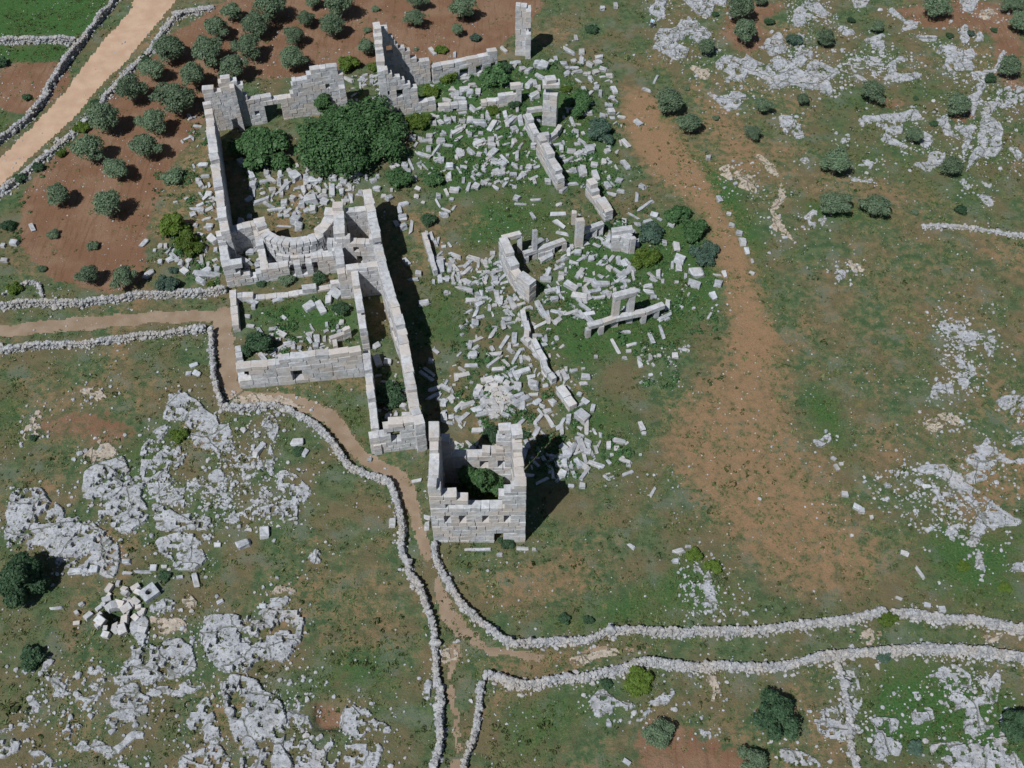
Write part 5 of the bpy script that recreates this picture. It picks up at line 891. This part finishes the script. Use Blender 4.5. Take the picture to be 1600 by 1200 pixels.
def shrub_proto(seed, mat, n=2600, leaf=.085, R0=1.0, H=1.2):
    r = random.Random(seed); lobes = [(0, 0, H * .35, R0 * .65, R0 * .65, H * .5)]; segs = []
    for i in range(7):
        a = i / 7 * 6.283 + r.uniform(-.4, .4); q = r.uniform(.4, .75) * R0; s = R0 * r.uniform(.25, .45); lobes.append((q * math.cos(a), q * math.sin(a), H * r.uniform(.25, .6), s, s, H * r.uniform(.25, .42)))
        segs.append(((0, 0, -.1), (q * .7 * math.cos(a), q * .7 * math.sin(a), H * .4), .04, .015))
    return foliage('foliage', lobes, n, leaf, mat, seed), limbs('stem', segs, M['bark'])
OLV = [tree_proto(s, M['olive']) for s in range(10)]
OPEN = [tree_proto(40 + s, M['shrub' if s == 1 else 'olive'], 5200, .10, True) for s in range(3)]
SHR = {m: [shrub_proto(60 + s + 10 * i, M[m]) for s in range(3)] for i, m in enumerate(('shrub', 'bright', 'blue', 'olive'))}
# (zoom frame, x, y, crown width, kind)
TR = {'u': '1375,70,130 1510,150,170 1285,170,150 1010,285,190 1230,310,190 1480,285,170 905,415,150 1150,450,170 1385,410,170 780,545,180 1055,590,220 625,715,200 915,735,170 530,895,190 860,880,180 690,1010,160', 'j': '345,170,150 630,225,190 525,640,130 725,655,150',
      'm': '540,40,230 840,5,120 1010,30,210 975,180,180 790,130,130 710,250,150 695,405,190 1210,330,130 1545,130,140', 'n': '400,0,150 720,70,180 690,210,95',
      'f': '1040,50,170 1060,185,150 840,275,110 625,595,170 745,725,140 1170,620,110 1110,775,100 1405,580,80 1535,225,110 1160,0,80', 'g': '1065,40,150 1510,20,130 1560,130,130 720,155,80 405,220,100 1500,385,150 690,540,140 1195,620,150 475,960,170 930,795,110 1150,975,130', 'h': '455,65,170 710,80,160'}
items = []
def place_tree(px, py, wpx, proto, name, part, hz=.52, R0=2.0, H=3.6, squash=1.0, rnd=None):
    r_ = wpx / 2 * px_m(px, py) * .97; k_ = r_ / R0
    for _ in range(2):
        c = at(px, py, H * k_ * squash * hz); r_ = wpx / 2 * px_m(px, py) * (1 - H * k_ * squash * hz / CAM_H); k_ = r_ / R0 * 1.1
    root = empty(name, c[0], c[1], float(gz(*c))); rz = random.uniform(0, 6.28)
    for nm, me in zip(part, proto):
        o = add(nm, me, root); o.rotation_euler = (0, 0, rz); o.scale = (k_ * random.uniform(.94, 1.06), k_ * random.uniform(.94, 1.06), k_ * squash * random.uniform(.9, 1.08))
    return root
for kz, txt in TR.items():
    for tok in txt.split():
        x, y, w = map(float, tok.split(',')); px, py = zp(kz, x, y); w /= ZM[kz][2]
        o = place_tree(px, py, w, random.choice(OLV), 'olive_tree', ('crown', 'trunk'))
        items.append((o, '%solive tree with rounded grey-green crown' % ('large ' if w > 46 else 'small ' if w < 32 else ''), px, py))
for tok, lab in (('1205,930,235', None), ('585,1020,150', None), ('1095,1170,150', None)):
    x, y, w = map(float, tok.split(',')); px, py = zp('d', x, y); o = place_tree(px, py, w / 3.43, random.choice(OPEN), 'olive_tree', ('crown', 'trunk'), squash=.9)
    items.append((o, '%sopen-crowned olive tree' % ('large ' if w > 220 else ''), px, py))
auto_label(items, 'olive trees', 'tree')
# big dark evergreen at the left edge, one at the right edge
def big_bush(name, label, cat, px, py, wpx, hpx, H, mat, n, leaf, seed, group=None, part='crown', ax=0.0):
    """a spreading bush or thicket whose outline in the photo is wpx by hpx"""
    r = random.Random(seed); c = at(px, py, H * .5); g = float(gz(*c)); rx = wpx / 2 * px_m(px, py) * .92
    top, bot = at(px, py - hpx / 2, H * .62), at(px, py + hpx / 2, H * .3); ry = max(.5, abs(top[1] - bot[1]) / 2 * .92); lobes = [(0, 0, H * .36, rx * .55, ry * .55, H * .34)]; segs = []
    m = max(9, int(rx * ry * 1.7))
    for i in range(m):
        a = r.uniform(0, 6.283); q = r.uniform(.15, .86); s = r.uniform(.13, .34) * min(rx, ry) + .25
        lobes.append((q * rx * math.cos(a), q * ry * math.sin(a), H * r.uniform(.25, .85) * (1 - .5 * q * q), s, s, s * .8))
        if i < 14: segs.append(((0, 0, -.2), (q * rx * math.cos(a) * .8, q * ry * math.sin(a) * .8, H * .45), .09, .03))
    root = empty(name, c[0], c[1], g); tag(root, label, cat, group); root.rotation_euler = (0, 0, ax)
    add(part, foliage(part, lobes, n, leaf, mat, seed), root); add('stem', limbs('stem', segs, M['bark']), root); return root
big_bush('evergreen_tree', 'big dark green round tree cut by the left picture edge', 'tree', 36, 893, 98, 98, 4.2, M['shrub'], 16000, .13, 901)
big_bush('evergreen_tree', 'dark bushy tree cut by the right picture edge near the bottom', 'tree', 1592, 1135, 66, 66, 2.8, M['shrub'], 7000, .12, 902)
big_bush('fig_thicket', 'largest dark green fig thicket filling the nave of the church', 'thicket', 550, 212, 186, 130, 4.2, M['fig'], 42000, .17, 903)
big_bush('fig_thicket', 'left fig thicket against the tall left church wall', 'thicket', 406, 228, 96, 76, 3.2, M['fig'], 11000, .20, 904)
big_bush('fig_thicket', 'small fig growing up against the rear church wall', 'thicket', 503, 160, 40, 38, 3.4, M['fig'], 4000, .18, 905)
big_bush('bush', 'bright green bush in the orchard corner left of the church, upper one', 'bush', 262, 350, 52, 54, 2.6, M['bright'], 6000, .14, 906)
big_bush('bush', 'bright green bush in the orchard corner left of the church, lower one', 'bush', 291, 378, 44, 48, 2.4, M['bright'], 5000, .14, 907)
big_bush('bush', 'dark round bush at the left corner of the annexe', 'bush', 399, 534, 64, 40, 2.2, M['shrub'], 6000, .14, 908)
big_bush('bush', 'green vine mass inside the square tower', 'bush', 747, 748, 108, 82, 4.2, M['fig'], 14000, .13, 909)
big_bush('bush', 'blue-green spreading bush right of the pier with broken capital', 'bush', 937, 205, 66, 44, 1.8, M['blue'], 6000, .12, 910)
big_bush('bush', 'dark green bush beside the pier with broken capital', 'bush', 908, 160, 48, 56, 2.0, M['fig'], 6000, .13, 911)
big_bush('bush', 'green bush at the bend of the straw field, upper one', 'bush', 1064, 332, 54, 40, 1.8, M['fig'], 5000, .13, 912)
big_bush('bush', 'green bush at the bend of the straw field, lower one', 'bush', 1084, 362, 58, 44, 1.8, M['fig'], 5000, .13, 913)
big_bush('bush', 'bright yellow-green bush right of the stone portico', 'bush', 1010, 404, 44, 38, 1.4, M['bright'], 4000, .12, 914)
big_bush('bush', 'grey-green low bush along the straw field edge', 'bush', 1100, 396, 50, 44, 1.2, M['blue'], 4000, .11, 915)
big_bush('bush', 'bright green bush at upper left foot of the gable fragment', 'bush', 546, 97, 42, 26, 1.8, M['bright'], 3500, .13, 916)
SH = [('j', 985, 690, 150, 'blue'), ('j', 310, 400, 70, 'olive'), ('j', 545, 465, 70, 'olive'), ('j', 245, 600, 50, 'olive'), ('j', 1015, 605, 55, 'blue'), ('u', 1025, 1060, 130, 'olive'), ('u', 480, 760, 90, 'bright'), ('m', 1270, 60, 60, 'olive'), ('m', 1215, 205, 60, 'olive'), ('m', 1270, 460, 90, 'bright'), ('n', 570, 350, 85, 'bright'), ('n', 400, 345, 35, 'olive'),
      ('n', 620, 530, 140, 'bright'), ('n', 950, 540, 200, 'fig'), ('n', 1010, 470, 120, 'shrub'), ('n', 500, 640, 130, 'bright'), ('n', 430, 840, 160, 'bright'), ('n', 250, 800, 130, 'fig'), ('n', 1080, 730, 80, 'shrub'), ('n', 930, 765, 90, 'bright'), ('r', 220, 500, 130, 'shrub'), ('o', 1440, 180, 180, 'fig'), ('r', 260, 220, 140, 'fig'), ('s', 570, 545, 75, 'shrub'), ('s', 880, 600, 180, 'blue'),
      ('s', 1240, 760, 130, 'blue'), ('p', 860, 235, 130, 'shrub'), ('p', 1195, 830, 210, 'shrub'), ('p', 1110, 1040, 120, 'shrub'), ('p', 300, 60, 70, 'shrub'), ('p', 480, 30, 120, 'olive'), ('p', 700, 25, 110, 'shrub'), ('q', 930, 265, 140, 'shrub'), ('q', 580, 430, 70, 'bright'), ('q', 1060, 470, 70, 'bright'), ('q', 920, 690, 110, 'bright'), ('q', 1030, 1010, 110, 'shrub'), ('q', 1160, 270, 70, 'shrub'), ('q', 700, 940, 60, 'shrub'),
      ('f', 165, 170, 80, 'shrub'), ('f', 1205, 125, 60, 'shrub'), ('f', 890, 85, 50, 'shrub'), ('f', 895, 690, 45, 'olive'), ('f', 725, 515, 35, 'olive'), ('f', 20, 520, 60, 'bright'), ('g', 1375, 460, 75, 'shrub'), ('g', 1400, 180, 40, 'shrub'), ('g', 560, 115, 50, 'shrub'), ('g', 1140, 210, 50, 'shrub'), ('g', 1265, 200, 50, 'blue'), ('g', 1045, 725, 50, 'shrub'), ('g', 940, 575, 35, 'shrub'), ('g', 230, 230, 100, 'blue'), ('h', 1205, 105, 80, 'shrub'), ('h', 935, 120, 45, 'olive'), ('h', 700, 875, 40, 'olive'),
      ('b', 165, 620, 135, 'shrub'), ('d', 470, 725, 150, 'bright'), ('d', 300, 745, 70, 'shrub'), ('d', 770, 60, 95, 'bright'), ('d', 880, 120, 90, 'bright'), ('d', 755, 450, 65, 'olive'), ('d', 75, 400, 70, 'shrub'), ('d', 200, 405, 60, 'shrub'), ('a', 165, 270, 40, 'shrub'), ('e', 710, 400, 110, 'bright'), ('e', 690, 600, 80, 'blue'), ('e', 1340, 230, 70, 'bright'), ('e', 860, 1090, 90, 'blue'), ('a', 1490, 340, 60, 'shrub'), ('a', 890, 260, 90, 'bright'), ('a', 820, 960, 60, 'shrub'),
      ('P', 32, 278, 22, 'shrub'), ('P', 12, 352, 24, 'shrub'), ('P', 60, 262, 20, 'shrub'), ('P', 95, 240, 18, 'bright'), ('P', 148, 160, 16, 'shrub'), ('P', 225, 92, 16, 'shrub'), ('P', 42, 152, 16, 'shrub'), ('P', 2, 100, 20, 'shrub'), ('P', 22, 452, 26, 'bright'), ('P', 730, 20, 22, 'blue'), ('P', 742, 60, 18, 'blue'), ('P', 330, 445, 14, 'bright'), ('P', 1505, 885, 22, 'bright')]
items = []; DS = {'blue': 'blue-green', 'olive': 'grey-green', 'bright': 'bright green', 'shrub': 'dark green', 'fig': 'leafy mid-green'}
SHR['fig'] = [shrub_proto(160 + s, M['fig']) for s in range(3)]
for kz, x, y, w, m in SH:
    px, py = zp(kz, x, y); w /= ZM[kz][2]; o = place_tree(px, py, w, random.choice(SHR[m]), 'shrub', ('foliage', 'stem'), .4, 1.0, 1.2, .8)
    items.append((o, '%s%s shrub' % ('large ' if w > 32 else 'tiny ' if w < 17 else '', DS[m]), px, py))
auto_label(items, 'low shrubs', 'shrub')
# ------------------------------------------------------------------ meadow weeds and grass tufts
N = 210000; x = rng.uniform(-74, 74, N); y = rng.uniform(26, 138, N)
X, Y = x, y; z = zone_at(X, Y); q = fbm(X / 2.2, Y / 2.2, 71, 4)
px_, py_ = proj(X, Y)
dens = np.clip((q - .40) * 4, .06, 1) * (1 - .84 * np.clip(z[:, 0] * 1.2, 0, 1)) * (1 - .6 * np.clip(z[:, 1], 0, 1)) * (.55 + .45 * np.clip(z[:, 2], 0, 1))
for P in [ribbon([(0, 517), (120, 506), (240, 497), (340, 492)], [24] * 4), ribbon([(347, 480), (350, 530), (358, 600), (368, 618)], [24] * 4), ribbon([(370, 622), (440, 623), (515, 652), (556, 705), (612, 738), (645, 790), (672, 885)], [20, 20, 24, 20, 20, 14, 12]), wpoly('P', road)]:
    dens *= ~inpoly(X, Y, P)
k_ = rng.random(N) < dens; x, y = x[k_], y[k_]; zz = zone_at(x, y); n = len(x); m = 4
bx = np.repeat(x, m) + rng.normal(0, .10, n * m); by = np.repeat(y, m) + rng.normal(0, .10, n * m); bz = gz(bx, by)
s_ = np.repeat(rng.lognormal(math.log(.15), .35, n), m); a = rng.uniform(0, 6.283, n * m); lean = rng.uniform(.5, 1.3, n * m)
dx, dy = np.cos(a), np.sin(a); hz = s_ * rng.uniform(.3, 1.0, n * m)
V = np.stack([np.stack([bx - dy * s_ * .35, by + dx * s_ * .35, bz + .0 * s_], 1), np.stack([bx + dy * s_ * .35, by - dx * s_ * .35, bz + .0 * s_], 1), np.stack([bx + dx * s_ * lean, by + dy * s_ * lean, bz + hz], 1)], 1).reshape(-1, 3)
t = np.clip(np.repeat(rng.normal(.5, .25, n) - .35 * np.clip(zz[:, 2], 0, 1) + .4 * np.clip(zz[:, 1], 0, 1), m), 0, 1); t = np.repeat(t, 3)
tag(add('meadow_weeds', arr_mesh('meadow_weeds', V, np.arange(n * m * 3).reshape(-1, 3), [M['weed']], col=np.stack([t] * 3, 1))), 'short weeds and grass tufts covering the meadow', 'weeds', kind='stuff')
# --- taller dark herbs crowding between the fallen stones
HB = [(P, 1.0) for c_, P in RUB if P[0][0] < 1000] + [([(640, 420), (760, 420), (740, 600), (650, 600)], .3), ([(860, 300), (1000, 260), (1130, 420), (1120, 520), (1000, 560), (860, 480)], .8), ([(380, 470), (540, 460), (560, 530), (400, 560)], .8), ([(620, 100), (900, 90), (970, 280), (650, 290)], .7), ([(20, 280), (120, 190), (160, 170), (60, 290), (20, 420)], .9), ([(230, 270), (330, 200), (350, 440), (250, 440)], .7)]
hp = []
for P, w_ in HB:
    P = np.array(P, float); lo, hi = P.min(0), P.max(0); c_ = rng.uniform(lo, hi, (int((hi - lo).prod() * .022 * w_), 2)); c_ = c_[inpoly(c_[:, 0], c_[:, 1], P)]; hp += [at(*q_) for q_ in c_]
mx = rng.uniform((0, 0), (1600, 1200), (26000, 2)); mx = np.array([at(*q_) for q_ in mx]); zq = zone_at(mx[:, 0], mx[:, 1])
mx = mx[(fbm(mx[:, 0] / 2.5, mx[:, 1] / 2.5, 93, 3) > .52) & (zq[:, 0] < .3) & (rng.random(len(mx)) < .35 + .4 * zq[:, 2])]
for P in [ribbon([(0, 517), (120, 506), (240, 497), (340, 492)], [30] * 4), ribbon([(347, 480), (350, 530), (358, 600), (368, 618)], [34] * 4), ribbon([(370, 622), (440, 623), (515, 652), (556, 705), (612, 738), (645, 790), (672, 885)], [26] * 7), wpoly('P', road)]: mx = mx[~inpoly(mx[:, 0], mx[:, 1], P)]
n = len(mx); m = 9; sc = np.repeat(rng.lognormal(math.log(.17), .4, n), m); d = rng.normal(0, 1, (n * m, 3)); d /= np.linalg.norm(d, axis=1)[:, None]; d[:, 2] = np.abs(d[:, 2]) * .7
c3 = np.stack([np.repeat(mx[:, 0], m), np.repeat(mx[:, 1], m), np.repeat(gz(mx[:, 0], mx[:, 1]), m)], 1) + d * sc[:, None] * rng.uniform(.4, 1, n * m)[:, None]
t_ = np.cross(d, rng.normal(0, 1, (n * m, 3))); t_ /= np.linalg.norm(t_, axis=1)[:, None]; b_ = np.cross(d, t_); ls = (sc * .42)[:, None]
V = np.stack([c3 - t_ * ls, c3 + t_ * ls, c3 + b_ * ls * 1.5], 1).reshape(-1, 3); tt = np.repeat(np.clip(np.repeat(rng.normal(.45, .3, n), m) + rng.normal(0, .12, n * m), 0, 1), 3)
tag(add('meadow_herbs', arr_mesh('meadow_herbs', V, np.arange(n * m * 3).reshape(-1, 3), [M['weed']], col=np.stack([tt] * 3, 1))), 'clumps of taller herbs dotted over the meadow', 'herbs', kind='stuff')
hp = np.array(hp); hp = hp[fbm(hp[:, 0] / 1.8, hp[:, 1] / 1.8, 91, 3) > .50]; n = len(hp); m = 22; sc = np.repeat(rng.lognormal(math.log(.24), .4, n), m)
d = rng.normal(0, 1, (n * m, 3)); d /= np.linalg.norm(d, axis=1)[:, None]; d[:, 2] = np.abs(d[:, 2]) * .8
c3 = np.stack([np.repeat(hp[:, 0], m), np.repeat(hp[:, 1], m), np.repeat(gz(hp[:, 0], hp[:, 1]), m)], 1) + d * sc[:, None] * rng.uniform(.4, 1, n * m)[:, None]
t_ = np.cross(d, rng.normal(0, 1, (n * m, 3))); t_ /= np.linalg.norm(t_, axis=1)[:, None]; b_ = np.cross(d, t_); ls = (sc * .30)[:, None]
V = np.stack([c3 - t_ * ls, c3 + t_ * ls, c3 + b_ * ls * 1.6], 1).reshape(-1, 3); tt = np.repeat(np.clip(rng.normal(.35, .25, n * m), 0, 1), 3)
tag(add('herbs', arr_mesh('herbs', V, np.arange(n * m * 3).reshape(-1, 3), [M['fig']], col=np.stack([tt] * 3, 1))), 'dark green herbs crowding between the fallen stones', 'herbs', kind='stuff')
# ------------------------------------------------------------------ the visitor at the top of the picture
def person(px, py, H):
    c = at(px, py); root = empty('person', c[0], c[1], float(gz(*c))); tag(root, 'person in pale blue top and dark trousers standing among rocks near the top', 'person'); root.rotation_euler = (0, 0, 2.6)
    J = {'pel': (0, 0, .53), 'ch': (0, .01, .72), 'nk': (0, 0, .84), 'hd': (0, .01, .90), 'ht': (0, .01, .965), 'ls': (-.11, 0, .80), 'le': (-.15, .0, .64), 'lw': (-.15, .06, .50), 'lh': (-.15, .09, .44), 'rs': (.11, 0, .80), 're': (.16, .02, .65), 'rw': (.13, .12, .55), 'rh': (.11, .16, .53),
         'lp': (-.055, 0, .50), 'lk': (-.06, .03, .28), 'la': (-.06, -.01, .05), 'lt': (-.065, .07, .015), 'rp': (.055, 0, .50), 'rk': (.065, .06, .28), 'ra': (.065, .05, .05), 'rt': (.07, .13, .015)}
    Rr = {'pel': .085, 'ch': .10, 'nk': .032, 'hd': .052, 'ht': .042, 'ls': .042, 'le': .03, 'lw': .022, 'lh': .022, 'rs': .042, 're': .03, 'rw': .022, 'rh': .022, 'lp': .06, 'lk': .042, 'la': .028, 'lt': .024, 'rp': .06, 'rk': .042, 'ra': .028, 'rt': .024}
    E = [('pel', 'ch'), ('ch', 'nk'), ('nk', 'hd'), ('hd', 'ht'), ('ch', 'ls'), ('ls', 'le'), ('le', 'lw'), ('lw', 'lh'), ('ch', 'rs'), ('rs', 're'), ('re', 'rw'), ('rw', 'rh'), ('pel', 'lp'), ('lp', 'lk'), ('lk', 'la'), ('la', 'lt'), ('pel', 'rp'), ('rp', 'rk'), ('rk', 'ra'), ('ra', 'rt')]
    ks = list(J); me = bpy.data.meshes.new('body'); me.from_pydata([tuple(v * H for v in J[k]) for k in ks], [(ks.index(a), ks.index(b)) for a, b in E], [])
    o = add('body', me, root); md = o.modifiers.new('skin', 'SKIN'); md.use_smooth_shade = True
    for i, k in enumerate(ks): me.skin_vertices[0].data[i].radius = (Rr[k] * H, Rr[k] * H); me.skin_vertices[0].data[i].use_root = (k == 'pel')
    o.modifiers.new('sub', 'SUBSURF').render_levels = 2; o.modifiers['sub'].levels = 2
    dg = bpy.context.evaluated_depsgraph_get(); m2 = bpy.data.meshes.new_from_object(o.evaluated_get(dg)); o.modifiers.clear(); o.data = m2
    m2.materials.clear(); [m2.materials.append(M[k]) for k in ('shirt', 'trousers', 'skin')]
    for p in m2.polygons:
        z_ = p.center.z / H; xx = abs(p.center.x) / H; p.material_index = 1 if z_ < .54 and xx < .118 else (2 if z_ > .84 or (xx > .115 and z_ < .62) else 0)
    hl_ = foliage('hair', [(0, 0, .95 * H, .058 * H, .062 * H, .05 * H)], 160, .03, M['hair'], 5); add('hair', hl_, root)
person(1018.5, 43, 1.5)
